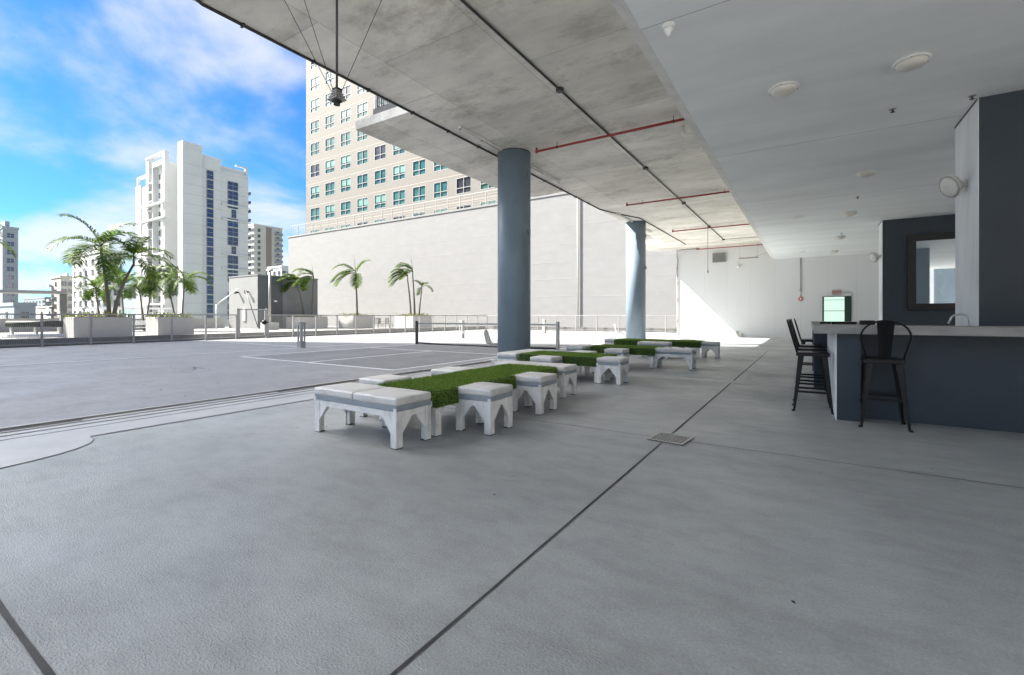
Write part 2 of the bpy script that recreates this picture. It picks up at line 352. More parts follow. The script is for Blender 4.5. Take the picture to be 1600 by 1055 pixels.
# pale band beside the track with its rounded widening near the camera
pts = [(-6.28, -3), (-5.1, -3), (-5.1, 0.4)]
for k in range(9):
    a = k/8*math.pi/2
    pts.append((-5.8+0.7*math.cos(a)**0.8, 0.4+1.15*math.sin(a)))
pts += [(-5.8, 29.4), (-6.28, 29.4)]
struct(MB().poly([(x, y, 0.004) for x, y in pts]).build('pale_floor_band', M['band']))
e = MB()
for (x0, y0), (x1, y1) in zip(pts[1:-2], pts[2:-1]):
    e.quad((x0, y0, 0.006), (x0+0.012, y0+0.002, 0.006), (x1+0.012, y1+0.002, 0.006), (x1, y1, 0.006))
struct(e.build('band_edge_joint', M['joint']))
struct(MB().quad((-5.7, 8.78, 0.004), (0.25, 8.78, 0.004), (0.25, 9.1, 0.004), (-5.7, 9.1, 0.004)).build('pale_cross_band', M['band']))
struct(MB().quad((-5.7, 17.7, 0.004), (6, 17.7, 0.004), (6, 18.0, 0.004), (-5.7, 18.0, 0.004)).build('far_cross_band', M['band']))

def wob(a, b, w, name, z=0.004, amp=0.004, step=0.25):
    a, b = Vector((*a, z)), Vector((*b, z)); d = b-a; n = int(d.length/step)+1; u = Vector((-d.y, d.x, 0)).normalized()
    m = MB(); prev = None
    for i in range(n+1):
        p = a+d*i/n; k = noise.noise(p*1.7)*amp; ww = w*(1+0.35*noise.noise(p*3.1+Vector((5, 2, 1))))
        cur = (p+u*(ww/2+k), p-u*(ww/2-k))
        if prev: m.quad(prev[0], prev[1], cur[1], cur[0])
        prev = cur
    return struct(m.build(name, M['joint']))
wob((-1.12, 0.1), (-1.12, 4.28), 0.012, 'floor_joint')
wob((-1.12, 4.66), (-1.12, 8.77), 0.016, 'floor_joint')
wob((-1.12, 9.11), (-1.12, 17.69), 0.02, 'floor_joint')
wob((-0.9, 4.45), (6.2, 4.45), 0.009, 'floor_joint')
wob((-5.6, 4.45), (-1.27, 4.45), 0.008, 'floor_joint')
wob((-5.0, 0.45), (-1.13, 0.45), 0.02, 'floor_joint')
wob((-5.7, 13.35), (-1.13, 13.35), 0.012, 'floor_joint')
# court paint and lines
struct(MB().quad((-13.6, 7.0, 0.004), (-7.5, 7.0, 0.004), (-7.5, 20.5, 0.004), (-13.6, 20.5, 0.004)).build('court_paint', M['court']))
lm = MB()
def line(x0, x1, y0, y1): lm.quad((x0, y0, 0.008), (x1, y0, 0.008), (x1, y1, 0.008), (x0, y1, 0.008))
line(-13.7, -7.42, 6.9, 7.02); line(-13.7, -7.42, 20.5, 20.62)
line(-13.7, -13.6, 7.02, 20.5); line(-7.52, -7.42, 7.02, 20.5)
line(-10.6, -10.5, 7.02, 11.5); line(-10.6, -10.5, 16.1, 20.5)
line(-13.6, -7.52, 11.5, 11.6); line(-13.6, -7.52, 16.0, 16.1)
line(-15.8, -15.68, -20, 28); line(-24.3, -15.8, 10.4, 10.52)
struct(lm.build('court_lines', M['line']))
# hairline cracks and patches on the deck
cr = MB()
for k in range(7):
    a = random.uniform(0, 6.28); p = Vector((-11.6, 4.9, 0.005))
    for q in range(9):
        d = Vector((math.cos(a), math.sin(a), 0))*0.13; u = Vector((-d.y, d.x, 0)).normalized()*0.008*(1-q/10)
        cr.quad(p-u, p+u, p+d+u, p+d-u); p = p+d; a += random.uniform(-0.6, 0.6)
struct(cr.build('deck_crack', M['joint']))
lf = MB()
for k in range(40):
    x, y = random.uniform(-15, -7.2), random.uniform(2, 9); a = random.uniform(0, 6.28); s_ = random.uniform(0.012, 0.035)
    d = Vector((math.cos(a), math.sin(a), 0))*s_; u = Vector((-d.y, d.x, 0))*0.5; p = Vector((x, y, 0.006))
    lf.quad(p-d, p+u+Vector((0, 0, 0.006)), p+d, p-u)
for k in range(26):
    x, y = random.uniform(-5, 2.5), random.uniform(1.2, 8); a = random.uniform(0, 6.28); s_ = random.uniform(0.005, 0.013)
    d = Vector((math.cos(a), math.sin(a), 0))*s_; u = Vector((-d.y, d.x, 0))*0.5; p = Vector((x, y, 0.004))
    lf.quad(p-d, p+u+Vector((0, 0, 0.004)), p+d, p-u)
tag(lf.build('leaf_litter', M['joint']), 'scattered dark leaf bits lying on the floor and deck', 'leaf litter', kind='stuff')

# floor track
t = thing('floor_track', 'long metal sliding track let into the floor along the open edge', 'track', (-6.6, 0, 0))
MB().box(-0.30, 0.30, -4, 29.3, 0.002, 0.006).build('channel', M['band'], t)
tr = MB().box(-0.29, -0.22, -4, 29.3, 0.0065, 0.028).box(-0.08, -0.05, -4, 29.3, 0.0065, 0.016).box(0.1, 0.13, -4, 29.3, 0.0065, 0.014)
tr.build('rail', M['galv'], t)
for y in (1.2, 4.9, 7.3, 9.3): MB().box(-0.21, -0.09, y-0.9, y+0.55, 0.0065, 0.009).build('slot_gap', M['joint'], t)

# floor drain
t = thing('floor_drain', 'square metal drain grate set where the two floor joints cross', 'drain', (-1.085, 4.46, 0), R(-6)); t.scale = (0.92, 0.92, 1)
MB().box(-0.17, 0.17, -0.17, 0.17, 0.002, 0.006).build('sump', M['joint'], t)
g = MB()
for k in range(11): x = -0.155+k*0.031; g.box(x-0.006, x+0.006, -0.155, 0.155, 0.0065, 0.011)
for k in range(6): y = -0.15+k*0.06; g.box(-0.155, 0.155, y-0.005, y+0.005, 0.0068, 0.0112)
g.box(-0.18, 0.18, -0.18, -0.155, 0.0065, 0.0115).box(-0.18, 0.18, 0.155, 0.18, 0.0065, 0.0115).box(-0.18, -0.155, -0.155, 0.155, 0.0065, 0.0115).box(0.155, 0.18, -0.155, 0.155, 0.0065, 0.0115)
g.build('grate', M['galv'], t)

# ceilings
ZC, ZS = 5.25, 4.34
struct(MB().box(-6.71, 9, -2.2, 29.5, ZC, ZC+0.5).build('concrete_ceiling', M['concrete']))
struct(MB().box(-1.56, 9, -2.2, 29.498, ZS, ZC-0.002).build('painted_soffit', M['soffit']))
b = MB().prism([(-1.562, -2.2, ZS-0.001), (-1.70, -2.2, ZS+0.045), (-1.70, -2.2, ZS+0.2), (-1.562, -2.2, ZS+0.2)], (0, 31.6, 0))
struct(b.build('soffit_edge_bead', M['bead']))
sj = MB()
for y in (5.1, 10.0, 14.9): sj.box(-1.555, 8.95, y-0.005, y+0.005, ZS-0.0015, ZS-0.0002)
struct(sj.build('soffit_joints', mat('soffit_joint', (0.38, 0.39, 0.4), 0.8)))

# balconies that project beyond the slab edge
def balcony(y0, y1, label):
    t = thing('balcony', label, 'balcony', (-7.5, (y0+y1)/2, ZC))
    hy = (y1-y0)/2
    MB().box(-0.86, 0.788, -hy, hy, 0.0, 0.2, 0.008, 1).build('slab', M['concrete'], t)
    MB().box(-0.62, 0.788, -hy+0.28, hy-0.28, 0.201, 0.5).build('kerb', M['kerb'], t)
    r = MB()
    n = int(2*hy/1.3)
    for k in range(n+1):
        y = -hy+0.35+k*(2*hy-0.7)/n
        r.box(-0.60, -0.55, y-0.025, y+0.025, 0.5, 1.5)
    r.box(-0.61, -0.54, -hy+0.32, hy-0.32, 1.5, 1.55)
    for k in range(9): r.box(-0.58, -0.57, -hy+0.37, hy-0.37, 0.6+k*0.1, 0.61+k*0.1)
    r.build('railing', M['galv'], t)
    f = MB()
    for k in range(22): f.box(-0.53+k*0.06, -0.515+k*0.06, -hy+0.32, -hy+0.335, 0.5, 1.5)
    f.build('side_screen', M['conduit'], t)
balcony(6.69, 13.66, 'concrete balcony slab with railing projecting beside the nearer blue column')
balcony(26.0, 29.49, 'far concrete balcony slab over the gap beside the end wall')

# columns
def column(x, y, label):
    t = thing('column', label, 'column', (x, y, 0), 0, 'round blue columns')
    m = MB().lathe([(0.415, 0), (0.415, 5.248)], seg=64); m.build('shaft', M['column'], t)
    MB().lathe([(0.424, 0.0), (0.422, 0.02), (0.416, 0.028)], seg=64).build('base_sealant', M['joint'], t)
    MB().lathe([(0.4165, 5.225), (0.4165, 5.249)], seg=64).build('top_joint', M['conduit'], t)
    k = MB().box(0.415, 0.46, -0.04, 0.04, 3.2, 3.32).box(0.415, 0.44, -0.05, 0.05, 4.55, 4.7); k.build('outlet_box', M['column'], t)
column(-6.22, 9.82, 'round blue grey column nearest the camera, behind the turf tables')
column(-6.3, 19.85, 'farther round blue grey column, partly sunlit, before the end wall')

# end wall of the covered area
t = thing('end_wall', 'white end wall crossed by a diagonal edge of sunlight', 'wall', (0, 29.5, 0))
MB().box(-6.82, 14, 0.0, 0.35, 0, ZC+0.5).build('wall', M['wallwhite'], t)
s = MB()
for k in range(9): x = -5.2+k*1.22; s.box(x-0.004, x+0.004, -0.002, 0.002, 0.0, ZC-0.02 if x < -1.7 else ZS-0.02)
s.build('panel_joint', mat('wall_joint', (0.5, 0.51, 0.52), 0.8), t)
MB().box(-4.62, -4.6, -0.012, 0, 0, 0.34).box(-3.5, -3.35, -0.05, 0, 0, 0.32).box(-3.2, -3.12, -0.04, 0, 0, 0.2).build('wall_pipe', M['galv'], t)

# piers on the bar side
def pier(x0, x1, y0, y1, label, front=M['navy'], back=M['midblue']):
    t = thing('wall_pier', label, 'pier', (x0, y0, 0), 0, 'dark faced wall piers')
    MB().box(0, x1-x0, 0.004, y1-y0-0.004, 0, ZS-0.001).build('core', M['pale'], t)
    MB().box(0.012, x1-x0, 0.0, 0.0035, 0.0, ZS-0.002).build('front_face', front, t)
    MB().box(0.012, x1-x0, y1-y0-0.0035, y1-y0, 0.0, ZS-0.002).build('back_face', back, t)
    MB().box(-0.006, -0.001, 0.004, y1-y0, ZS-0.03, ZS-0.003).build('top_joint', M['joint'], t)
pier(2.09, 4.75, 9.33, 10.56, 'tall dark slate pier with pale side rising behind the bar')
pier(2.08, 9.0, 19.5, 20.4, 'far dark slate pier that carries the large mirror')
pier(8.2, 8.98, -2.1, -0.9, 'pale and slate pier seen only as a reflection in the mirror', front=M['pale'])
t = thing('rear_wall', 'pale wall seen only in the mirror behind the camera', 'wall', (4, -13, 0))
MB().box(-2, 4.9, 0, 0.3, 0, 6).build('wall', M['pale'], t)
MB().box(4.901, 13, 0, 0.3, 0, 6).build('wall', M['column'], t)
t = thing('bounce_building', 'added white building beyond the right edge, out of view, bouncing light under the slab', 'building', (24, 0, 0))  # unseen block, added to reflect sunlight in from the right
MB().box(0, 10, -30, 29, 0, 16).build('walls', M['podium'], t)
for q in range(4):
    for k in range(14): MB().box(-0.05, -0.001, -27+k*4, -25+k*4, 1.2+q*3.6, 3.0+q*3.6).build('window', M['glassdark'], t)

# ================================================================== BAR
bar = thing('bar_counter', 'dark slate bar with a thick concrete top and corner piers', 'bar', (0, 0, 0))
MB().box(0.06, 6.5, 6.14, 6.95, 0.962, 1.05, 0.006, 2).box(0.06, 0.78, 6.951, 12.0, 0.962, 1.05, 0.006, 2).build('countertop', M['bartop'], bar)
MB().box(0.49, 6.5, 6.56, 6.66, 0, 0.961).build('front_panel', M['navy'], bar)
p = MB().box(0.275, 0.488, 6.302, 6.70, 0, 0.961); p.build('corner_pier', M['navy'], bar)
MB().box(0.262, 0.274, 6.30, 12.0, 0, 0.961).build('side_panel', M['pale'], bar)
MB().box(0.085, 0.261, 8.86, 9.22, 0, 0.961).build('side_pier', M['navy'], bar)
MB().box(0.085, 0.261, 11.7, 11.98, 0, 0.961).build('side_pier', M['navy'], bar)
bc = thing('back_counter', 'steel topped work counter behind the bar, with a tap', 'counter', (1.6, 9.0, 0))
MB().box(-0.8, 0.48, -0.30, 0.30, 0.0, 0.93).build('cabinet', M['navy'], bc)
MB().box(-0.82, 0.485, -0.33, 0.31, 0.931, 1.0, 0.004, 1).build('worktop', M['steel'], bc)
fp = [(0.30, -0.12, 1.0), (0.30, -0.12, 1.11)]
for k in range(11):
    a = math.pi*k/10; fp.append((0.205+0.095*math.cos(a), -0.12, 1.11+0.075*math.sin(a)))
fp.append((0.085, -0.12, 1.05))
f = MB().tube(fp, 0.013, 10).lathe([(0.028, 1.0), (0.028, 1.02), (0.016, 1.03)], (0.30, -0.12, 0), seg=14); f.build('tap', M['steel'], bc)
def gadget(x, y, w, d, h, label, cord):
    t = thing('black_box', label, 'gadget', (x, y, 1.05))
    MB().box(-w/2, w/2, -d/2, d/2, 0.004, h, 0.008, 2).build('case', M['black'], t)
    c = MB()
    for sx in (-1, 1):
        for sy in (-1, 1): c.lathe([(0.008, 0), (0.008, 0.006)], (sx*(w/2-0.02), sy*(d/2-0.02), 0), seg=8)
    c.build('rubber_foot', M['blackmatte'], t)
    if cord:
        pts = [(w/2, 0, 0.03), (w/2+0.06, 0.0, 0.05), (w/2+0.12, 0.02, 0.045), (w/2+0.17, 0.03, 0.02), (w/2+0.2, 0.0, 0.006), (w/2+0.13, -0.06, 0.005)]
        MB().tube(pts, 0.004, 6).build('cord', M['black'], t)
gadget(0.20, 7.6, 0.13, 0.1, 0.03, 'smallest flat black box at the left on the bar top', False)
gadget(0.40, 7.5, 0.27, 0.2, 0.035, 'wide flat black tray in the middle of the bar top', False)
gadget(0.62, 7.2, 0.15, 0.12, 0.055, 'taller black box with a looping cord on the bar top', True)

# bar stools
def bar_stool():
    t = thing('bar_stool', 'x', 'bar stool', (0, 0, 0), 0, 'black metal bar stools at the bar')
    ZT = 0.715
    m = MB().box(-0.165, 0.165, -0.165, 0.165, ZT-0.012, ZT, 0.006, 2)
    m.box(-0.172, 0.172, -0.172, -0.16, ZT-0.045, ZT-0.004, 0.003, 1).box(-0.172, 0.172, 0.16, 0.172, ZT-0.045, ZT-0.004, 0.003, 1)
    m.box(-0.172, -0.16, -0.159, 0.159, ZT-0.045, ZT-0.004, 0.003, 1).box(0.16, 0.172, -0.159, 0.159, ZT-0.045, ZT-0.004, 0.003, 1)
    m.build('seat', M['black'], t)
    ft = {}
    for sx in (-1, 1):
        for sy in (-1, 1):
            top = Vector((sx*0.148, sy*0.148, ZT-0.02)); bot = Vector((sx*0.205, sy*0.205, 0.0)); ft[sx, sy] = (top, bot)
            l = MB()
            for ux, uy in ((sx, 0), (0, sy)):           # angle-section leg, wide at the top, narrow at the foot
                u = Vector((-sx if ux else 0, -sy if uy else 0, 0)); nrm = Vector((-sx if uy else 0, -sy if ux else 0, 0))*0.005
                w0, w1 = 0.062, 0.022
                a, b_ = top, bot
                l.prism([a, a+u*w0, b_+u*w1, b_], nrm)
            l.box(bot.x-0.014, bot.x+0.014, bot.y-0.014, bot.y+0.014, 0.0, 0.022, 0.004, 1)
            l.build('leg', M['black'], t)
    def lp(s, z): a, b_ = ft[s]; k = (a.z-z)/(a.z-b_.z); return a+(b_-a)*k
    r = MB()
    for z, pairs in ((0.30, (((-1, -1), (1, -1)), ((-1, 1), (1, 1)))), (0.24, (((-1, -1), (-1, 1)), ((1, -1), (1, 1))))):
        for a, b_ in pairs:
            pa, pb = lp(a, z), lp(b_, z); pa, pb = pa*0.985, pb*0.985; pa.z = pb.z = z
            r.beam(pa, pb, 0.008, 0.026)
    r.build('footrest', M['black'], t)
    # hoop back on the -y side, leaning outwards
    hp = []
    for k in range(25):
        a = math.pi*(-0.12+1.24*k/24); x = 0.20*math.cos(a); z = 0.945+0.165*math.sin(a)
        hp.append((x, z))
    hp = [(0.150, ZT-0.03), (0.158, ZT+0.05), (0.178, ZT+0.12)] + hp + [(-0.178, ZT+0.12), (-0.158, ZT+0.05), (-0.150, ZT-0.03)]
    lean = lambda z: -0.165-0.105*((z-ZT)/0.4)
    MB().tube([(x, lean(z), z) for x, z in hp], 0.0095, 8).build('back_hoop', M['black'], t)
    s = MB(); rows = []
    for k in range(9):
        z = ZT-0.02+k/8*(1.108-ZT+0.02); w = 0.048+0.024*(k/8)
        rows.append([Vector((x*w, lean(z)+0.006-0.012*(1-x*x), z)) for x in (-1, -0.5, 0, 0.5, 1)])
    th = Vector((0, 0.004, 0))
    for a, b_ in zip(rows, rows[1:]):
        for i in range(4):
            s.quad(a[i], a[i+1], b_[i+1], b_[i]); s.quad(a[i]+th, b_[i]+th, b_[i+1]+th, a[i+1]+th)
        for i in (0, 4): s.quad(a[i], b_[i], b_[i]+th, a[i]+th)
    s.build('back_splat', M['black'], t)
    return t
bs = bar_stool(); bs.location = (0.665, 6.215, 0); bs['label'] = 'black metal stool with back to the camera at the bar front'
for i, (y, lab) in enumerate([(6.82, 'black metal stool nearest the camera along the left end of the bar'),
                              (7.62, 'second black metal stool along the left side of the bar'),
                              (8.45, 'third black metal stool along the left side of the bar'),
                              (10.6, 'farthest black metal stool along the left side of the bar')]):
    dup(bs, (0.05, y, 0), R(-90)+[0.02, -0.03, 0.03, 0.05][i], lab)

# mirror, floodlights
t = thing('wall_mirror', 'large mirror in a wide black frame on the far dark pier', 'mirror', (4.0, 19.5, 0))
w, z0, z1, fw = 1.28, 1.36, 3.78, 0.21
MB().box(-w, w, -0.09, -0.001, z1-fw, z1, 0.012, 2).box(-w, w, -0.09, -0.001, z0, z0+fw, 0.012, 2).box(-w, -w+fw, -0.09, -0.001, z0+fw, z1-fw, 0.012, 2).box(w-fw, w, -0.09, -0.001, z0+fw, z1-fw, 0.012, 2).build('frame', M['blackmatte'], t)
MB().box(-w+fw-0.01, w-fw+0.01, -0.04, -0.02, z0+fw-0.01, z1-fw+0.01).build('glass', M['mirror'], t)
def flood(x, y, z, label):
    t = thing('wall_floodlight', label, 'floodlight', (x, y, z), 0, 'cream wall floodlights')
    MB().lathe([(0.055, 0), (0.055, -0.02), (0.03, -0.03), (0.025, -0.10)], axis='X', seg=16).build('mount', M['cream'], t)
    tilt = Matrix.Translation((-0.16, -0.01, -0.01)) @ Matrix.Rotation(R(42), 4, 'Z') @ Matrix.Rotation(R(-26), 4, 'Y') @ Matrix.Scale(1.2, 4)
    b = MB(); b.lathe([(0.03, 0.085), (0.085, 0.075), (0.13, 0.03), (0.15, -0.025), (0.15, -0.04), (0.142, -0.048)], axis='X', seg=28)
    b.bm.transform(tilt @ Matrix.Diagonal((1, 0.8, 1.05, 1))); b.build('housing', M['cream'], t)
    b = MB(); b.lathe([(0.135, -0.049), (0.11, -0.066), (0.05, -0.076), (0.01, -0.078)], axis='X', seg=28)
    b.bm.transform(tilt @ Matrix.Diagonal((1, 0.8, 1.05, 1))); b.build('lens', M['pvc'], t)
    b = MB(); b.lathe([(0.143, -0.0485), (0.136, -0.0555), (0.13, -0.0485)], axis='X', seg=28)
    b.bm.transform(tilt @ Matrix.Diagonal((1, 0.8, 1.05, 1))); b.build('lens_rim', M['galv'], t)
flood(2.089, 9.95, 3.24, 'cream floodlight on the pale side of the nearer pier')
flood(2.079, 19.9, 3.2, 'cream floodlight on the pale side of the far pier')

# ================================================================== BENCHES AND TURF TABLES
def arch_base(t, w, d, h, leg=0.075, board=0.022):
    # legs of two boards, apron and corner braces forming pointed arches
    for sx in (-1, 1):
        for sy in (-1, 1):
            x, y = sx*(w/2), sy*(d/2)
            l = MB()
            xs = sorted((x, x-sx*leg)); ys = sorted((y, y-sy*leg))
            l.box(xs[0], xs[1], min(y, y-sy*board), max(y, y-sy*board), 0.008, h, 0.003, 1)
            yy = sorted((y-sy*(board+0.005), y-sy*leg))
            l.box(min(x, x-sx*board), max(x, x-sx*board), yy[0], yy[1], 0.008, h, 0.003, 1)
            xx = sorted((x-sx*(board+0.002), x-sx*(leg-0.01))); yy = sorted((y-sy*(board+0.002), y-sy*(leg-0.01)))
            l.box(xx[0], xx[1], yy[0], yy[1], 0.012, h-0.01)
            o = l.build('leg', M['wood'], t)
            MB().box(xs[0]+0.004, xs[1]-0.004, ys[0]+0.004, ys[1]-0.004, 0, 0.009).build('foot', M['foot'], o)
    f = MB(); ap = 0.055; br = min(0.115, w/2-leg-0.012); brz = 0.14
    for sy in (-1, 1):
        y0, y1 = sorted((sy*(d/2-0.004), sy*(d/2-0.004-board)))
        f.box(-w/2+leg+0.001, w/2-leg-0.001, y0, y1, h-ap, h-0.001, 0.002, 1)
        for sx in (-1, 1):
            x = sx*(w/2-leg-0.001); p = [(x, y0+0.001, h-ap-0.001), (x-sx*br, y0+0.001, h-ap-0.001), (x, y0+0.001, h-ap-brz)]
            f.prism(p, (0, y1-y0-0.002, 0))
    br2 = min(0.115, d/2-leg-0.012)
    for sx in (-1, 1):
        x0, x1 = sorted((sx*(w/2-0.004), sx*(w/2-0.004-board)))
        f.box(x0, x1, -d/2+leg+0.001, d/2-leg-0.001, h-ap, h-0.001, 0.002, 1)
        for sy in (-1, 1):
            y = sy*(d/2-leg-0.001); p = [(x0+0.001, y, h-ap-0.001), (x0+0.001, y-sy*br2, h-ap-0.001), (x0+0.001, y, h-ap-brz)]
            f.prism(p, (x1-x0-0.002, 0, 0))
    f.build('apron', M['wood'], t)

def cushion_bm(x0, x1, y0, y1, z0, z1, seed):
    b = bmesh.new(); bmesh.ops.create_cube(b, size=1)
    for v in b.verts: v.co = Vector((x0 if v.co.x < 0 else x1, y0 if v.co.y < 0 else y1, z0 if v.co.z < 0 else z1))
    bmesh.ops.bevel(b, geom=b.edges[:], offset=0.02, segments=4, profile=0.5, affect='EDGES')
    bmesh.ops.subdivide_edges(b, edges=[e for e in b.edges if e.calc_length() > 0.1], cuts=7, use_grid_fill=True)
    cx, cy = (x0+x1)/2, (y0+y1)/2
    for v in b.verts:
        if v.co.z > z1-0.005:
            k = max(0, 1-((v.co.x-cx)/((x1-x0)/2))**2)*max(0, 1-((v.co.y-cy)/((y1-y0)/2))**2)
            v.co.z += 0.010*k + 0.003*noise.noise(v.co*6+Vector((seed, 0, 0)))
        else: v.co += Vector((1, 1, 0))*0.002*noise.noise(v.co*9+Vector((seed, 1, 0)))
    for f in b.faces: f.smooth = True
    return b

def make_seat(name, w, d, pads, cat, label, loc, rz, group):
    t = thing(name, label, cat, loc, rz, group)
    h = 0.325
    arch_base(t, w, d, h)
    if pads == 1: cuts = [(-w/2-0.006, w/2+0.006)]
    else: cuts = [(-w/2-0.006, -0.002), (0.002, w/2+0.006)]
    for k, (a, b_) in enumerate(cuts):
        m = MB(); m.merge(cushion_bm(a, b_, -d/2-0.006, d/2+0.006, h+0.048, h+0.12, k*3+loc[0]*7)); m.build('cushion', M['vinyl'], t)
    MB().box(-w/2-0.001, w/2+0.001, -d/2-0.001, d/2+0.001, h+0.001, h+0.052, 0.006, 2).build('band', M['greyband'], t)
    for sx in (-1, 1):
        for sy in (-1, 1):
            x = sorted((sx*(w/2+0.006), sx*(w/2-0.03)))
            c = MB().box(x[0], x[1], min(sy*(d/2+0.006), sy*(d/2+0.0015)), max(sy*(d/2+0.006), sy*(d/2+0.0015)), h-0.02, h+0.03)
            c.lathe([(0.006, 0), (0.005, sy*0.004)], (sx*(w/2-0.008), sy*(d/2+0.006), h+0.018), axis='Y', seg=8)
            c.build('corner_bracket', M['wood'], t)
    return t

stool0 = make_seat('stool', 0.42, 0.42, 1, 'stool', 'near right stool, first along the right side of the long turf table', (-2.79, 3.84, 0), R(2), 'square white stools')
def stool(x, y, rz, label): return dup(stool0, (x, y, 0), R(rz), label)
stool(-2.83, 4.92, 1, 'second white stool along the right side of the long turf table')
stool(-4.14, 3.74, -1, 'low white stool at the near left side of the long turf table')
stool(-4.06, 4.86, 1, 'white stool at the far left side of the long turf table')
stool(-2.85, 7.7, 0, 'white stool at the right end of the second turf table')
stool(-3.91, 7.24, 1, 'white stool in front of the second turf table')
stool(-3.86, 8.72, -2, 'white stool behind the second turf table, mostly hidden')
stool(-3.54, 9.82, 1, 'white stool in front of the third turf table')
stool(-2.30, 14.0, 0, 'white stool at the right end of the farthest turf table')
stool(-3.15, 15.0, 0, 'white stool behind the farthest turf table')
stool(-5.28, 14.3, 0, 'white stool at the left end of the farthest turf table')
G = 'long white benches'
b1 = make_seat('bench', 1.18, 0.43, 2, 'bench', 'large white bench across the near end of the long turf table', (-3.57, 3.04, 0), R(-1), G)
dup(b1, (-3.47, 6.07, 0), R(0.5), 'white bench across the far end of the long turf table')
dup(b1, (-4.93, 8.1, 0), R(90), 'white bench at the left end of the second turf table, beside the nearer column')
b2 = make_seat('bench', 0.84, 0.43, 2, 'bench', 'short white bench at the right end of the third turf table', (-2.50, 10.62, 0), R(0), G)
dup(b2, (-4.72, 10.6, 0), R(88), 'white bench at the left end of the third turf table')
dup(b2, (-3.62, 13.1, 0), R(0), 'short white bench in front of the farthest turf table')

def turf_table(x, y, lx, ly, dens, label, seed):
    t = thing('turf_table', label, 'turf table', (x, y, 0), 0, 'white tables covered in artificial turf')
    arch_base(t, lx-0.06, ly-0.06, 0.40)
    MB().box(-lx/2+0.02, lx/2-0.02, -ly/2+0.02, ly/2-0.02, 0.401, 0.42).build('table_board', M['wood'], t)
    zt, zb = 0.438, 0.285
    bs_ = MB().box(-lx/2, lx/2, -ly/2, ly/2, 0.421, zt, 0.01, 2)
    th = 0.012
    bs_.box(-lx/2, lx/2, -ly/2, -ly/2+th, zb, 0.4205).box(-lx/2, lx/2, ly/2-th, ly/2, zb, 0.4205)
    bs_.box(-lx/2, -lx/2+th, -ly/2+th+0.001, ly/2-th-0.001, zb, 0.4205).box(lx/2-th, lx/2, -ly/2+th+0.001, ly/2-th-0.001, zb, 0.4205)
    cover = bs_.build('turf_cover', M['turfbase'], t)
    rnd = random.Random(seed); m = MB()
    def blade(p, n):
        n = Vector(n); r = Vector((rnd.uniform(-1, 1), rnd.uniform(-1, 1), rnd.uniform(-1, 1)))
        d = (n*1.0 + r*0.75).normalized(); ln = rnd.uniform(0.014, 0.032); w = d.cross(Vector((rnd.uniform(-1, 1), rnd.uniform(-1, 1), 0.3))).normalized()*rnd.uniform(0.0012, 0.0022)*(1 if dens > 6000 else 1.8)
        p = Vector(p); q = p+d*ln*0.6; e_ = p+(d*1.0+Vector((r.y, r.z, -0.35))*0.35)*ln
        m.quad(p-w, p+w, q+w*0.8, q-w*0.8); m.tri(q-w*0.8, q+w*0.8, e_)
    for k in range(int(lx*ly*dens)): blade((rnd.uniform(-lx/2, lx/2), rnd.uniform(-ly/2, ly/2), zt), (0, 0, 1))
    for k in range(int((zt-zb)*lx*dens)):
        z = rnd.uniform(zb, zt)
        blade((rnd.uniform(-lx/2, lx/2), -ly/2, z), (0, -1, -0.3)); blade((rnd.uniform(-lx/2, lx/2), ly/2, z), (0, 1, -0.3))
    for k in range(int((zt-zb)*ly*dens)):
        z = rnd.uniform(zb, zt)
        blade((-lx/2, rnd.uniform(-ly/2, ly/2), z), (-1, 0, -0.3)); blade((lx/2, rnd.uniform(-ly/2, ly/2), z), (1, 0, -0.3))
    g = m.build('turf_blades', M['turf'], cover); g['kind'] = 'stuff'
turf_table(-3.37, 4.55, 0.82, 2.5, 15000, 'long turf covered table nearest the camera, running away lengthwise', 1)
turf_table(-3.83, 7.95, 1.62, 0.88, 8000, 'second turf covered table, set crosswise beside the nearer column', 2)
turf_table(-3.62, 10.75, 1.5, 0.85, 6000, 'third turf covered table between short white benches', 3)
turf_table(-3.78, 14.15, 2.5, 0.9, 5000, 'farthest turf covered table, beyond the other three', 4)

# white shell chairs half hidden behind the columns
def shell_chair(x, y, rz, label):
    t = thing('shell_chair', label, 'chair', (x, y, 0), rz, 'white shell chairs behind columns')
    m = MB(); rows = []
    prof = [(-0.18, 0.44), (0.0, 0.42), (0.16, 0.43), (0.21, 0.50), (0.25, 0.62), (0.28, 0.74), (0.29, 0.80)]
    for i, (yy, zz) in enumerate(prof):
        w = [0.2, 0.22, 0.22, 0.2, 0.2, 0.17, 0.09][i]
        rows.append([Vector((w*u, yy-0.03*u*u*(1 if i > 2 else 0), zz+0.03*u*u*(1 if i < 3 else 0))) for u in (-1, -0.6, 0, 0.6, 1)])
    off = Vector((0, -0.012, 0.012))
    for a, b_ in zip(rows, rows[1:]):
        for i in range(4): m.quad(a[i], a[i+1], b_[i+1], b_[i]); m.quad(a[i]+off, b_[i]+off, b_[i+1]+off, a[i+1]+off)
    m.build('shell', M['whitemetal'], t, True)
    for sx in (-1, 1):
        MB().tube([(sx*0.17, 0.16, 0.42), (sx*0.18, -0.15, 0.40), (sx*0.19, -0.22, 0.34), (sx*0.2, -0.23, 0.06), (sx*0.2, -0.18, 0.012), (sx*0.2, 0.22, 0.012)], 0.011, 8).build('leg', M['steel'], t)
shell_chair(-6.82, 9.85, R(108), 'white shell chair half hidden behind the nearer column')
shell_chair(-7.0, 19.9, R(108), 'white shell chair half hidden behind the farther column')

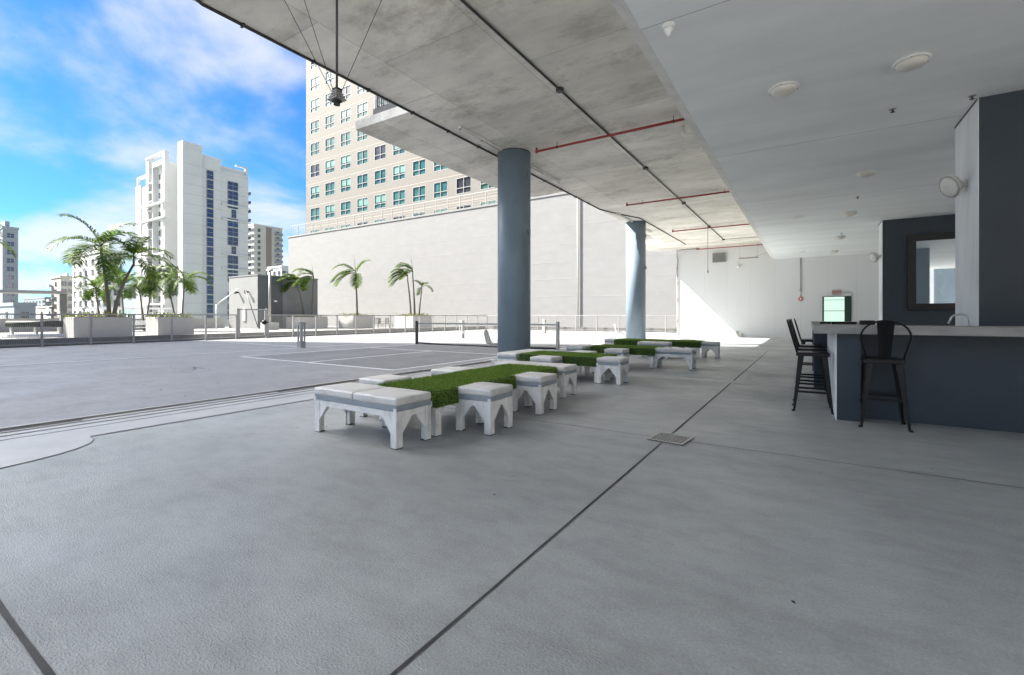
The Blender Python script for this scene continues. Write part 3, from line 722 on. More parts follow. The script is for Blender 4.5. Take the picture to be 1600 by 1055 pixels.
# ================================================================== CEILING SERVICES
t = thing('ceiling_conduit', 'long dark conduit with junction boxes along the concrete ceiling', 'conduit', (-3.75, 0, ZC))
MB().tube([(0, -2.1, -0.025), (0, 26.6, -0.025)], 0.018, 8).build('pipe', M['conduit'], t)
MB().tube([(0, 26.6, -0.025), (2.1, 26.6, -0.025)], 0.014, 8).build('pipe', M['galv'], t)
for y in (7.45, 12.65, 17.3, 22.4, 26.6):
    o = MB().lathe([(0.07, 0), (0.07, -0.055), (0.055, -0.06)], (0, y, -0.001), seg=16); o.build('junction_box', M['conduit'], t)
for i, (y, x0, lab) in enumerate([(9.7, -5.5, 'nearest red sprinkler pipe hung under the concrete ceiling'), (16.1, -5.43, 'second red sprinkler pipe from the camera'),
                       (22.2, -5.3, 'third red sprinkler pipe from the camera'), (28.9, -5.5, 'last red pipe running along the top of the end wall')]):
    t = thing('sprinkler_pipe', lab, 'pipe', (x0, y, ZC), 0, 'red sprinkler pipes')
    MB().tube([(0, 0, -0.12), (x0*0-(-1.55-x0)*-1, 0, -0.12)], 0.027, 10).build('pipe', M['red'], t)
    MB().lathe([(0.034, -0.155), (0.036, -0.09), (0.026, -0.07), (0.026, -0.03)], seg=12).build('end_elbow', M['red'], t)
    for hx in (0.55, 3.2): MB().tube([(hx, 0, -0.002), (hx, 0, -0.1)], 0.006, 6).box(hx-0.015, hx+0.015, -0.032, 0.032, -0.15, -0.09, 0.004, 1).build('hanger', M['conduit'], t)
def strip(y0, y1, x, label):
    t = thing('strip_light', label, 'strip light', (x, (y0+y1)/2, ZC), 0, 'white strip lights by the columns'); h = (y1-y0)/2
    MB().box(-0.035, 0.035, -h, h, -0.05, -0.001, 0.006, 1).build('housing', M['whitemetal'], t)
    MB().lathe([(0.016, -h+0.05), (0.016, h-0.05)], (0, 0, -0.068), axis='Y', seg=10).build('tube', M['cream'], t)
    c = MB()
    for y in (-h+0.04, 0, h-0.04): c.box(-0.02, 0.02, y-0.015, y+0.015, -0.085, -0.05)
    c.build('clip', M['galv'], t)
strip(7.74, 9.36, -6.3, 'white strip light before the nearer column')
strip(10.3, 12.5, -6.3, 'white strip light beyond the nearer column')
strip(17.5, 19.4, -6.3, 'white strip light before the farther column')
strip(20.4, 22.2, -6.3, 'white strip light beyond the farther column')
t = thing('edge_cable', 'dark cable clipped along the open edge of the concrete ceiling', 'cable', (0, 0, ZC))
MB().tube([(-4.9, 1.2, -0.02), (-5.6, 1.9, -0.02), (-6.5, 2.6, -0.02), (-6.66, 2.9, -0.02), (-6.66, 16.6, -0.02), (-6.45, 17.4, -0.02), (-5.85, 19.0, -0.02), (-5.8, 27.2, -0.02)], 0.022, 8).build('cable', M['conduit'], t)
for k in range(12): MB().box(-6.70, -6.62, 3.4+k*1.1, 3.43+k*1.1, -0.046, -0.001).build('clip', M['conduit'], t)
t = thing('wall_conduit', 'grey conduit bending down the left edge of the end wall', 'conduit', (-6.82, 29.5, 0))
MB().tube([(1.4, -0.3, 5.21), (0.35, -0.3, 5.21), (0.12, -0.25, 5.15), (0.06, -0.2, 4.95), (0.1, -0.06, 4.6), (0.05, -0.05, 4.3), (0.05, -0.05, 0.0)], 0.03, 8).build('pipe', M['galv'], t)
c = MB()
for z in (0.9, 2.2, 3.2, 4.1): c.box(0.0, 0.1, -0.09, -0.001, z, z+0.09)
c.build('coupling', M['galv'], t)
# white drain elbow
t = thing('drain_pipe', 'white plastic drain elbow leaving the ceiling edge past the first red pipe', 'pipe', (-2.25, 10.35, ZC))
MB().tube([(-0.02, 0, -0.0), (-0.02, 0, -0.08), (0.0, 0, -0.16), (0.07, 0, -0.23), (0.15, 0, -0.25), (0.68, 0, -0.27)], 0.055, 14).build('pipe', M['pvc'], t)
MB().lathe([(0.066, 0.30), (0.066, 0.33)], (0, 0, -0.257), axis='X', seg=14).build('clamp', M['conduit'], t)
# suspended fixture
F = Vector((-3.86, 2.87, 3.31))
t = thing('hanging_fixture', 'small louvred fixture hanging on a rod with guy wires by the slab edge', 'hanging fixture', F)
b = MB()
for k in range(4): b.box(-0.075+0.012*k, 0.075-0.012*k, -0.06+0.008*k, 0.06-0.008*k, -0.055+k*0.026, -0.042+k*0.026, 0.003, 1)
b.build('louvre', M['galv'], t)
MB().box(-0.035, 0.035, -0.03, 0.03, -0.075, 0.06).lathe([(0.03, -0.1), (0.03, -0.07)], seg=12).build('body', M['blackmatte'], t)
MB().tube([(0, 0, 0.06), (0, 0, ZC-F.z)], 0.011, 8).build('rod', M['conduit'], t)
for gx, gy in ((-0.78, -0.66), (-1.05, 0.15), (0.85, 0.42)): MB().tube([(gx*0.05, gy*0.05, 0.03), (gx, gy, ZC-F.z)], 0.0035, 6).build('guy_wire', M['conduit'], t)
# hanging cord, louvre, batten and camera at the end wall
t = thing('ceiling_pendant', 'thin cord with a small end hanging before the end wall', 'cord', at(1106, 21.0, ZC))
MB().tube([(0, 0, 0), (0, 0, -1.98)], 0.012, 6).build('cord', M['galv'], t)
MB().lathe([(0.012, -1.97), (0.04, -2.02), (0.04, -2.1), (0.02, -2.12)], seg=12).build('plug', M['galv'], t)
t = thing('air_louvre', 'grey square louvre box high on the end wall', 'louvre', (-4.38, 29.5, 4.62))
MB().box(-0.36, 0.36, -0.12, -0.001, -0.27, 0.27).build('box', M['galv'], t)
c = MB()
for k in range(9): c.box(-0.32, 0.32, -0.14, -0.121, -0.24+k*0.055, -0.21+k*0.055)
c.build('slat', M['greyblock'], t)
t = thing('batten_light', 'hanging batten light before the top of the end wall', 'batten light', (-2.75, 28.6, 4.42))
MB().box(-0.48, 0.48, -0.07, 0.07, -0.06, 0.02, 0.01, 1).build('housing', M['galv'], t)
MB().box(-0.45, 0.45, -0.05, 0.05, -0.09, -0.061, 0.01, 1).build('diffuser', M['whitemetal'], t)
for x in (-0.45, 0.42): MB().tube([(x, 0, 0.02), (x, 0, ZC-4.42)], 0.006, 6).build('hanger', M['galv'], t)
MB().tube([(0.3, 0, 0.02), (0.8, 0.1, 0.2), (1.3, 0.2, 0.35)], 0.01, 6).build('cable', M['galv'], t)
t = thing('security_camera', 'small white dome camera on the end wall', 'camera', (-3.35, 29.5, 4.02))
MB().box(-0.05, 0.05, -0.12, -0.001, 0.05, 0.12, 0.01, 1).build('bracket', M['whitemetal'], t)
MB().lathe([(0.02, -0.09), (0.08, -0.06), (0.1, 0.0), (0.09, 0.05)], (0, -0.14, 0), seg=18).build('dome', M['whitemetal'], t)

# soffit lights, sprinklers, detector
def dome(x, y, label):
    t = thing('dome_light', label, 'dome light', (x, y, ZS), 0, 'round dome lights on the painted soffit')
    MB().lathe([(0.15, 0.0), (0.155, -0.02), (0.185, -0.026), (0.19, -0.036), (0.178, -0.046), (0.165, -0.05)], (0, 0, -0.001), seg=36).build('ring', M['whitemetal'], t)
    MB().lathe([(0.16, -0.05), (0.152, -0.075), (0.125, -0.1), (0.075, -0.117), (0.01, -0.123)], seg=36).build('diffuser', M['cream'], t)
    c = MB()
    for k in range(3):
        a = k*2.094+0.4; c.lathe([(0.01, -0.05), (0.008, -0.054)], (0.178*math.cos(a), 0.178*math.sin(a), 0), seg=8)
    c.build('screw', M['galv'], t)
for y, lab in ((7.47, 'largest round dome light, nearest the camera on the soffit above the bar stools'), (12.75, 'second dome light in the row leading to the end wall'), (17.5, 'third dome light in the row leading to the end wall'),
               (22.45, 'fourth dome light in the row leading to the end wall'), (27.2, 'last dome light in the row, close to the end wall')):
    dome(1.08, y, lab)
dome(-0.28, 7.4, 'round dome light left of the row, near the soffit edge')
for y, lab in ((17.35, 'nearer thin blank disc flat on the soffit'), (26.9, 'farther thin blank disc flat on the soffit')):
    t = thing('cover_plate', lab, 'cover plate', (-0.26, y, ZS), 0, 'flat discs on the soffit')
    MB().lathe([(0.17, 0), (0.17, -0.012), (0.15, -0.02)], (0, 0, -0.001), seg=28).build('disc', M['whitemetal'], t)
for x, y, lab in ((1.1, 9.13, 'nearest small sprinkler head beyond the largest dome light'), (2.0, 9.2, 'small dark recess fitting at the soffit beside the tall pier'), (1.12, 15.3, 'sprinkler head between the second and third dome lights'), (1.09, 21.6, 'sprinkler head just before the fourth dome light')):
    t = thing('ceiling_sprinkler', lab, 'sprinkler', (x, y, ZS), 0, 'sprinkler heads on the soffit')
    MB().lathe([(0.045, 0), (0.045, -0.006), (0.02, -0.012)], (0, 0, -0.001), seg=16).build('escutcheon', M['galv'], t)
    MB().lathe([(0.012, -0.012), (0.012, -0.04), (0.03, -0.046), (0.03, -0.05)], seg=12).build('head', M['conduit'], t)
t = thing('smoke_detector', 'white smoke detector on the soffit joint near the edge', 'smoke detector', (-1.28, 5.17, ZS))
MB().lathe([(0.065, 0), (0.068, -0.025), (0.055, -0.04)], (0, 0, -0.001), seg=24).build('base', M['whitemetal'], t)
MB().lathe([(0.05, -0.041), (0.045, -0.075), (0.03, -0.1), (0.012, -0.125), (0.006, -0.13)], seg=20).build('sensor', M['whitemetal'], t)

# things on the end wall: door, exit sign, fire bell
t = thing('glazed_door', 'pale green glazed door in the end wall behind the bar', 'door', (1.28, 29.5, 0))
MB().box(-0.62, -0.55, -0.06, -0.001, 0, 2.22).box(0.33, 0.62, -0.05, -0.001, 0, 2.22).box(-0.55, 0.33, -0.055, -0.001, 2.19, 2.22).build('frame', mat('dark_green_frame', (0.02, 0.045, 0.03), 0.4), t)
MB().box(-0.549, 0.329, -0.03, -0.002, 0.02, 2.189).build('glazing', M['doorglass'], t)
MB().box(-0.549, 0.329, -0.045, -0.031, 2.02, 2.04).box(-0.549, 0.329, -0.045, -0.031, 1.44, 1.47).box(-0.549, 0.329, -0.045, -0.031, 0.02, 0.2).build('glazing_bar', M['conduit'], t)
t = thing('exit_sign', 'small lit sign reading EXIT above the green glazed door', 'exit sign', (1.28, 29.5, 2.42))
MB().box(-0.2, 0.2, -0.1, -0.001, -0.13, 0.13, 0.008, 1).build('case', M['signcase'], t)
cu = bpy.data.curves.new('exit_text', 'FONT'); cu.body = 'EXIT'; cu.size = 0.19; cu.align_x = 'CENTER'; cu.align_y = 'CENTER'; cu.extrude = 0.003; cu.offset = 0.004
tmp = bpy.data.objects.new('tmp', cu); me = bpy.data.meshes.new_from_object(tmp); bpy.data.objects.remove(tmp)
me.transform(Matrix.Translation((0, -0.104, 0)) @ Matrix.Rotation(R(90), 4, 'X')); me.materials.clear(); me.materials.append(M['redsign']); me.name = 'lettering'
o = bpy.data.objects.new('lettering', me); COL.objects.link(o); o.parent = t
MB().tube([(0.17, -0.05, 0.0), (0.62, -0.02, 0.0), (0.68, -0.02, -0.05), (0.68, -0.02, -0.18)], 0.012, 6).build('conduit', M['galv'], t)
t = thing('fire_bell', 'round red fire alarm on its conduit on the end wall', 'alarm', (-0.32, 29.5, 2.12))
MB().lathe([(0.05, -0.001), (0.11, -0.03), (0.11, -0.08), (0.07, -0.1)], axis='Y', seg=20).build('bell', mat('alarm_red', (0.5, 0.06, 0.05), 0.4), t)
MB().box(-0.04, 0.04, -0.12, -0.1, -0.05, 0.05).build('strobe', M['whitemetal'], t)
MB().tube([(0, -0.03, 0.1), (0, -0.03, 0.42)], 0.015, 8).tube([(0, -0.04, 0.5), (0, -0.04, ZS-2.13)], 0.03, 8).box(-0.05, 0.05, -0.08, -0.001, 0.4, 0.5).build('conduit', M['galv'], t)

# ================================================================== COURT: bollards and net
def bollard(x, y, label):
    t = thing('bollard_light', label, 'bollard', (x, y, 0), 0, 'slotted bollard lights on the court edge')
    m = MB()
    for sx in (-1, 1):
        for sy in (-1, 1): m.box(min(sx*0.10, sx*0.055), max(sx*0.10, sx*0.055), min(sy*0.10, sy*0.055), max(sy*0.10, sy*0.055), 0.24, 0.84)
    m.build('corner_post', M['bollard'], t)
    MB().box(-0.105, 0.105, -0.105, 0.105, 0, 0.24, 0.006, 1).build('foot', M['bollard'], t)
    MB().box(-0.105, 0.105, -0.105, 0.105, 0.84, 0.95, 0.006, 1).build('cap', M['bollard'], t)
    MB().lathe([(0.035, 0.241), (0.035, 0.839)], seg=14).build('lamp_core', M['whitemetal'], t)
bollard(-15.85, 10.25, 'slotted bollard light nearest the camera at the corner of the court lines')
bollard(-15.6, 19.4, 'second slotted bollard light, beyond the net')
bollard(-15.4, 28.2, 'farthest slotted bollard light, seen between column and net post')
t = thing('court_net', 'court net strung between dark posts across the painted court', 'net', (-10.6, 14.3, 0))
MB().box(-3.38, -3.28, -0.05, 0.05, 0, 0.98, 0.008, 1).build('post', M['conduit'], t)
MB().box(3.28, 3.38, -0.05, 0.05, 0, 0.98, 0.008, 1).build('post', M['galv'], t)
MB().box(-3.279, 3.279, -0.012, 0.012, 0.84, 0.9).build('top_band', M['galv'], t)
n = MB()
for k in range(88): x = -3.26+k*0.075; n.box(x-0.0009, x+0.0009, -0.001, 0.001, 0.06, 0.84)
for k in range(11): z = 0.08+k*0.07; n.box(-3.279, 3.279, -0.001, 0.001, z-0.0009, z+0.0009)
n.build('netting', M['galv'], t)
MB().tube([(-3.28, 0, 0.05), (-1.5, 0, 0.03), (1.5, 0, 0.03), (3.28, 0, 0.05)], 0.035, 8).build('bottom_cord', M['conduit'], t)

# ================================================================== FENCES
def fence(name, a, b, n, label, wires=True, hgt=1.27):
    a, b = Vector((*a, 0)), Vector((*b, 0)); d = b-a; ln = d.length; ang = math.atan2(d.y, d.x)
    t = thing(name, label, 'fence', a, ang, 'grey metal fences round the deck')
    MB().box(0, ln, -0.03, 0.03, hgt-0.05, hgt, 0.006, 1).box(0, ln, -0.018, 0.018, 0.085, 0.12).build('rail', M['galv'], t)
    for k in range(n+1):
        x = k*ln/n
        m = MB().box(x-0.032, x+0.032, -0.045, 0.029, 0.0, hgt-0.051).box(x-0.06, x+0.06, -0.075, 0.05, 0.0005, 0.014); m.build('post', M['galv'], t)
    if wires:
        w = MB(); q = int(ln/0.058)
        for k in range(1, q): w.box(k*ln/q-0.0035, k*ln/q+0.0035, -0.004, 0.004, 0.12, hgt-0.05)
        w.build('picket_screen', M['galv'], t)
FX = -24.6
fence('deck_fence', (FX, -6.2), (FX, 12.3), 13, 'grey picket fence left of the gate along the deck')
fence('deck_fence', (FX, 13.95), (FX, 34.2), 14, 'grey post and rail fence right of the gate, before the palms')
fence('deck_fence', (FX, 34.21), (-6.9, 34.21), 10, 'grey fence along the far end of the deck under the white wall')
g = thing('fence_gate', 'taller framed grey gate with a black round lock', 'gate', (FX, 13.12, 0), R(90))
MB().box(-0.8, -0.71, -0.045, 0.045, 0, 1.58, 0.006, 1).box(0.71, 0.8, -0.045, 0.045, 0, 1.58, 0.006, 1).build('gate_post', M['galv'], g)
MB().box(-0.70, 0.70, -0.03, 0.03, 1.50, 1.56).box(-0.70, 0.70, -0.03, 0.03, 0.1, 0.16).box(-0.7, -0.64, -0.03, 0.03, 0.161, 1.499).box(0.64, 0.7, -0.03, 0.03, 0.161, 1.499).build('gate_frame', M['galv'], g)
w = MB()
for k in range(21): x = -0.6+k*0.06; w.box(x-0.0035, x+0.0035, -0.004, 0.004, 0.161, 1.499)
w.build('picket_screen', M['galv'], g)
MB().lathe([(0.10, -0.08), (0.12, -0.04), (0.12, 0.04), (0.10, 0.08)], (0.62, 0, 0.85), axis='Y', seg=18).box(0.45, 0.79, -0.1, -0.05, 0.82, 0.88).build('lock', M['black'], g)
t = thing('low_kerb_wall', 'low grey kerb wall running along the outside of the fence', 'kerb wall', (-25.15, 0, 0))
MB().box(-0.12, 0.12, -20, 34.5, -0.005, 0.30, 0.01, 1).build('wall', M['kerb'], t)
t = thing('low_kerb_wall', 'low grey kerb wall under the far fence below the white wall', 'kerb wall', (-16, 34.6, 0))
MB().box(-9.0, 9.3, -0.12, 0.12, -0.6, 0.30, 0.01, 1).build('wall', M['kerb'], t)

# ================================================================== PLANTERS, PALMS
def planter(x, y, lx, ly, h, label, seed, shrub=True, n=520):
    t = thing('planter', label, 'planter', (x, y, 0), 0, 'white planters beyond the fence')
    m = MB().box(-lx/2, lx/2, -ly/2, ly/2, 0.0, h, 0.012, 1); m.build('box', M['planter'], t)
    MB().box(-lx/2+0.1, lx/2-0.1, -ly/2+0.1, ly/2-0.1, h+0.001, h+0.03).build('soil', M['brown'], t)
    if shrub:
        rnd = random.Random(seed); s_ = MB()
        for k in range(n):
            cx, cy = rnd.uniform(-lx/2, lx/2), rnd.uniform(-ly/2, ly/2); hh = 0.07+0.28*abs(noise.noise(Vector((cx*1.4+seed, cy*1.4, 2))))+rnd.uniform(0, 0.12)
            c = Vector((cx*1.06, cy*1.06, h+rnd.uniform(0.0, hh)))
            u = Vector((rnd.uniform(-1, 1), rnd.uniform(-1, 1), rnd.uniform(-0.4, 1))).normalized()*rnd.uniform(0.07, 0.15)
            v = u.cross(Vector((rnd.uniform(-1, 1), rnd.uniform(-1, 1), rnd.uniform(-1, 1)))).normalized()*0.035
            s_.quad(c, c+u*0.5+v, c+u, c+u*0.5-v)
        o = s_.build('ground_cover', M['shrub'], t); o['kind'] = 'stuff'
planter(-33.4, 9.3, 1.8, 2.5, 1.12, 'white planter with two tall palms behind the left fence', 1)
planter(-33.4, 12.75, 1.8, 1.9, 1.12, 'white planter right of the tall palms, below the short palms', 2)
PL = [(480, 45.6, 1.10), (557, 47.2, 1.22), (647, 42.8, 1.2)]
plab = ['white planter with two palms before the grey block', 'white planter with a single windblown palm before the white wall', 'white planter with three palm stems, nearest the column']
pp = []
for i, (px, tt, h) in enumerate(PL):
    c = at(px, tt); pp.append(c); planter(c.x, c.y, 2.3, 2.6 if i else 3.0, h, plab[i], 10+i)

def palm(base, top, nfr, ln, label, seed, wind=(0, 0), bias=None, droop=1.0, r0=0.11, mat_='palm', spear=0.9, leaf=1.0, elr=(0, 78)):
    rnd = random.Random(seed); base = Vector(base); top = Vector(top)-base
    t = thing('palm_tree', label, 'palm tree', base, 0, 'palm trees beyond the fence')
    pts = []
    for k in range(9):
        u = k/8; p = top*u; bend = Vector((top.x, top.y, 0))*(u*u-u)*0.6
        pts.append(p+bend)
    MB().tube(pts, [r0*(1.25-0.6*k/8) for k in range(9)], 10).build('trunk', M['trunk'], t)
    MB().tube([top-Vector((0, 0, 0.1)), top+Vector((0, 0, 0.25)), top+Vector((0, 0, 0.55))], [r0*0.62, r0*0.6, r0*0.25], 8).build('crownshaft', M['palmdry'], t)
    m = MB(); wd = Vector((*wind, 0))
    c0 = top+Vector((0, 0, 0.4))
    for f in range(nfr):
        az = 2*math.pi*f/nfr + rnd.uniform(-0.35, 0.35)
        if bias is not None and rnd.random() < 0.7: az = bias+rnd.uniform(-0.9, 0.9)
        el = R(elr[0]+(elr[1]-elr[0])*((f*0.618+rnd.uniform(0, 0.25)) % 1)); L_ = ln*rnd.uniform(0.8, 1.1)
        d = Vector((math.cos(az)*math.cos(el), math.sin(az)*math.cos(el), math.sin(el)))
        p = c0.copy(); st = L_/16; rach = [p.copy()]; dirs = [d.copy()]
        for k in range(16):
            d = (d+Vector((0, 0, -0.105*droop*(1+0.6*k/16)))+wd*0.05).normalized(); p = p+d*st; rach.append(p.copy()); dirs.append(d.copy())
        m.tube(rach, [0.018*(1-k/19) for k in range(17)], 4)
        for k in range(2, 17):
            for sub in (0, 0.34, 0.67):
                u = (k+sub)/17
                if k == 16 and sub: continue
                pk = rach[k]+(rach[min(k+1, 16)]-rach[k])*sub; dk = dirs[k]
                side = dk.cross(Vector((0, 0, 1)))
                if side.length < 0.05: side = Vector((1, 0, 0))
                side.normalize(); nrm = side.cross(dk).normalized()
                ll = ln*0.33*leaf*(math.sin(math.pi*min(1, 0.12+u*0.86))**0.6)*rnd.uniform(0.8, 1.1)
                for sg in (-1, 1):
                    ld = (side*sg*0.85+dk*0.62+nrm*0.22+wd*0.25+Vector((0, 0, -0.12*droop))+Vector((rnd.uniform(-1, 1), rnd.uniform(-1, 1), rnd.uniform(-1, 1)))*0.12).normalized()
                    w_ = dk*0.5*ln*0.024
                    mid = pk+ld*ll*0.55; tip = pk+ld*ll+Vector((0, 0, -0.28*droop*ll))+wd*0.1
                    m.quad(pk-w_*0.7, pk+w_*0.7, mid+w_, mid-w_); m.tri(mid-w_, mid+w_, tip)
    if spear: m.tube([c0, c0+Vector((wd.x*0.2, wd.y*0.2, spear))], [0.03, 0.006], 5)
    m.build('crown', M[mat_], t)
ba = Vector((-33.3, 9.75, 1.1))
a1 = at(158, 26.6, 4.75); a2 = at(209, 26.9, 4.2)
palm((ba.x, ba.y, 1.1), a1, 9, 2.6, 'tallest straight palm left of the white tower', 21, droop=0.85, spear=0.8, r0=0.09)
palm((ba.x+0.3, ba.y+0.1, 1.1), a2, 9, 2.45, 'leaning palm with a curved trunk in the left planter', 22, droop=1.0, spear=1.0, r0=0.09)
palm((-33.5, 3.2, 0), at(-58, 26.2, 5.3), 10, 2.3, 'palm cut off by the left picture edge', 33, droop=0.9)
sp = [(150, 37, 3.0, 'leftmost short palm in the row, darkest, behind the tall palms'), (190, 36, 3.1, 'short palm behind the leaning trunk'), (217, 38, 3.4, 'short palm right of the leaning trunk'),
      (238, 36, 3.5, 'short palm in the middle of the row before the white tower'), (262, 38, 3.5, 'short palm second from the right end of the row'), (288, 36, 3.6, 'rightmost and fullest short palm before the white tower')]
for i, (px, tt, z, lab) in enumerate(sp):
    c = at(px, tt, z); bpx = at(px+[6, 4, 8, -10, 14, -4][i], tt, 0)
    palm((bpx.x, bpx.y, 0), c, 9, 1.95, lab, 40+i, droop=1.0, spear=0, r0=0.065, leaf=1.2, elr=(10, 82))
wl = (-0.75, -0.55)
ra = lambda px, tt, z: at(px, tt, z)
palm((*ra(475, 45.6, 1.1).xy, 1.1), ra(464, 45.6, 4.2), 7, 2.2, 'left palm of the pair before the grey block', 60, wl, R(200), 1.0, 0.075, spear=0.7)
palm((*ra(487, 45.6, 1.1).xy, 1.1), ra(490, 45.6, 4.7), 7, 2.1, 'right palm of the pair before the grey block', 61, wl, R(190), 0.9, 0.075, spear=1.3)
palm((*ra(558, 47.2, 1.2).xy, 1.2), ra(556, 47.2, 5.2), 9, 2.5, 'single windblown palm before the white wall', 62, wl, R(205), 0.95, 0.09, spear=1.9)
palm((*ra(642, 42.8, 1.2).xy, 1.2), ra(637, 42.8, 4.5), 8, 2.0, 'left stem of the three palms beside the nearer column', 63, wl, R(205), 0.95, 0.075, spear=0.8)
palm((*ra(648, 42.8, 1.2).xy, 1.2), ra(645, 42.8, 4.9), 7, 1.9, 'middle and tallest stem of the three palms', 64, wl, R(190), 0.9, 0.075, spear=1.6)
palm((*ra(655, 42.8, 1.2).xy, 1.2), ra(659, 42.8, 3.5), 4, 1.3, 'right and shortest stem of the three palms', 65, (-0.3, -0.2), R(110), 0.9, 0.06, spear=0.6)

# ================================================================== TERRACE OBJECTS
t = thing('plant_block', 'grey rooftop block with a charcoal side beyond the fence', 'rooftop block', (-44.1, 24, 0))
MB().box(-5.3, 0, 0, 6.4, 0, 5.1).build('walls', M['greyblock'], t)
MB().box(0.001, 0.02, 0.0, 2.5, 0, 5.06).build('dark_panel', M['darkblock'], t)
MB().box(0.021, 0.05, 1.35, 2.45, 0, 2.3).build('door', M['darkblock'], t)
MB().box(-5.34, 0.06, -0.04, 6.44, 5.1, 5.2).build('coping', M['greyblock'], t)
for x in (-3.4, -1.55): MB().lathe([(0.06, 0), (0.09, -0.18), (0.17, -0.32), (0.17, -0.36)], (x, -0.02, 3.55), axis='Y', seg=14).box(x-0.05, x+0.05, -0.1, -0.002, 3.5, 3.6).build('floodlight', M['blackmatte'], t)
MB().box(-2.55, -2.1, -0.09, -0.001, 0.75, 1.95).build('notice_board', M['whitemetal'], t)
MB().box(0.0205, 0.06, 1.6, 1.9, 2.6, 2.75).build('door_lamp', M['cream'], t)
t = thing('lamp_post', 'slim pale lamp post on a concrete foot beside the grey block', 'lamp post', at(421.5, 41, 0))
MB().box(-0.55, 0.55, -0.55, 0.55, -0.005, 0.62, 0.03, 1).build('foot', M['planter'], t)
MB().tube([(0, 0, 0.62), (0, 0, 5.2)], [0.11, 0.09], 12).build('pole', M['galv'], t)
MB().box(-0.35, 0.35, -0.16, 0.16, 5.2, 5.34, 0.03, 1).build('lamp_head', M['galv'], t)
t = thing('leaning_pole', 'thin dark pole leaning on the front of the grey block', 'pole', at(404, 43.0, 0))
e_ = at(384, 43.6, 3.6)-at(404, 43.0, 0)
MB().tube([(0, 0, 0), e_], 0.04, 8).build('shaft', M['conduit'], t)
MB().lathe([(0.06, 0), (0.06, 0.12)], seg=10).build('ferrule', M['galv'], t)
t = thing('boom_pole', 'pale pole slanting up towards the left floodlight', 'pole', at(338, 41.0, 0))
e_ = at(372, 43.4, 3.75)-at(338, 41.0, 0)
MB().tube([(0, 0, 2.2), (e_.x, e_.y, 3.75)], 0.05, 8).build('boom', M['whitemetal'], t)
MB().tube([(0, 0, 0), (0, 0, 2.25)], 0.05, 8).build('upright', M['whitemetal'], t)
# canopy frame at far left
t = thing('canopy_frame', 'flat roofed canopy frame at the far left of the terrace', 'canopy', (-33.6, 4.6, 0))
c1 = at(104, 28.5); c0 = at(-60, 26)
o1, o0 = Vector((c1.x+33.6, c1.y-4.6, 0)), Vector((c0.x+33.6, c0.y-4.6, 0))
MB().beam(o0+Vector((0, 0, 2.62)), o1+Vector((0.0, 0.1, 2.62)), 1.4, 0.16).build('roof_beam', M['planter'], t)
MB().beam(o1-Vector((0, 0.15, 0)), o1-Vector((0, 0.15, -2.53)), 0.28, 0.28).build('post', M['greyblock'], t)
MB().beam(o0, o0+Vector((0, 0, 2.53)), 0.28, 0.28).build('post', M['greyblock'], t)
# white pergola
t = thing('pergola', 'low white pergola frame behind the palm row', 'pergola', at(200, 44, 0))
pa, pb = at(150, 43)-at(200, 44), at(272, 45)-at(200, 44)
m = MB(); m.beam(pa+Vector((0, 0, 1.95)), pb+Vector((0, 0, 1.95)), 0.14, 0.16); m.beam(pa+Vector((-2.5, 0, 1.95)), pb+Vector((-2.5, 0, 1.95)), 0.14, 0.16); m.build('beam', M['whitemetal'], t)
for k in range(6):
    q = pa+(pb-pa)*k/5
    MB().beam(q, q+Vector((0, 0, 1.87)), 0.14, 0.14).beam(q+Vector((-2.5, 0, 0)), q+Vector((-2.5, 0, 1.87)), 0.14, 0.14).build('post', M['whitemetal'], t)
# rolled pool cover
t = thing('pool_cover_roll', 'dark olive pool cover rolled on a low stand behind the fence', 'pool cover', at(55, 27.5, 0))
pa, pb = at(11, 27)-at(55, 27.5), at(100, 28)-at(55, 27.5)
MB().tube([pa+Vector((0, 0, 0.72)), pb+Vector((0, 0, 0.72))], 0.19, 14).build('roll', M['olive'], t)
for k in (0.08, 0.5, 0.92):
    q = pa+(pb-pa)*k
    MB().box(q.x-0.3, q.x+0.3, q.y-0.04, q.y+0.04, -0.005, 0.5).build('stand', M['galv'], t)
MB().beam(pa+Vector((0.3, 0, 0.06)), pb+Vector((0.3, 0, 0.06)), 0.3, 0.14).build('base', M['whitemetal'], t)
# white terrace bench and lounge pieces
t = thing('terrace_bench', 'white slatted bench between the planters behind the fence', 'bench', at(228, 31, 0), R(90))
MB().box(-0.9, 0.9, -0.25, 0.25, 0.4, 0.45).build('seat', M['whitemetal'], t)
MB().box(-0.9, 0.9, 0.22, 0.27, 0.6, 0.9).build('backrest', M['whitemetal'], t)
for x in (-0.8, 0.75): MB().box(x, x+0.06, -0.22, -0.16, 0, 0.399).box(x, x+0.06, 0.275, 0.32, 0, 0.9).build('leg', M['whitemetal'], t)
t = thing('terrace_wall', 'white low wall across the back of the pool terrace', 'wall', (-50, 15, 0))
MB().box(-0.15, 0.15, -40, 8.8, 0, 0.95).build('wall', M['planter'], t)
MB().box(-0.2, 0.2, -40, 8.8, 0.951, 1.0).build('coping', M['planter'], t)
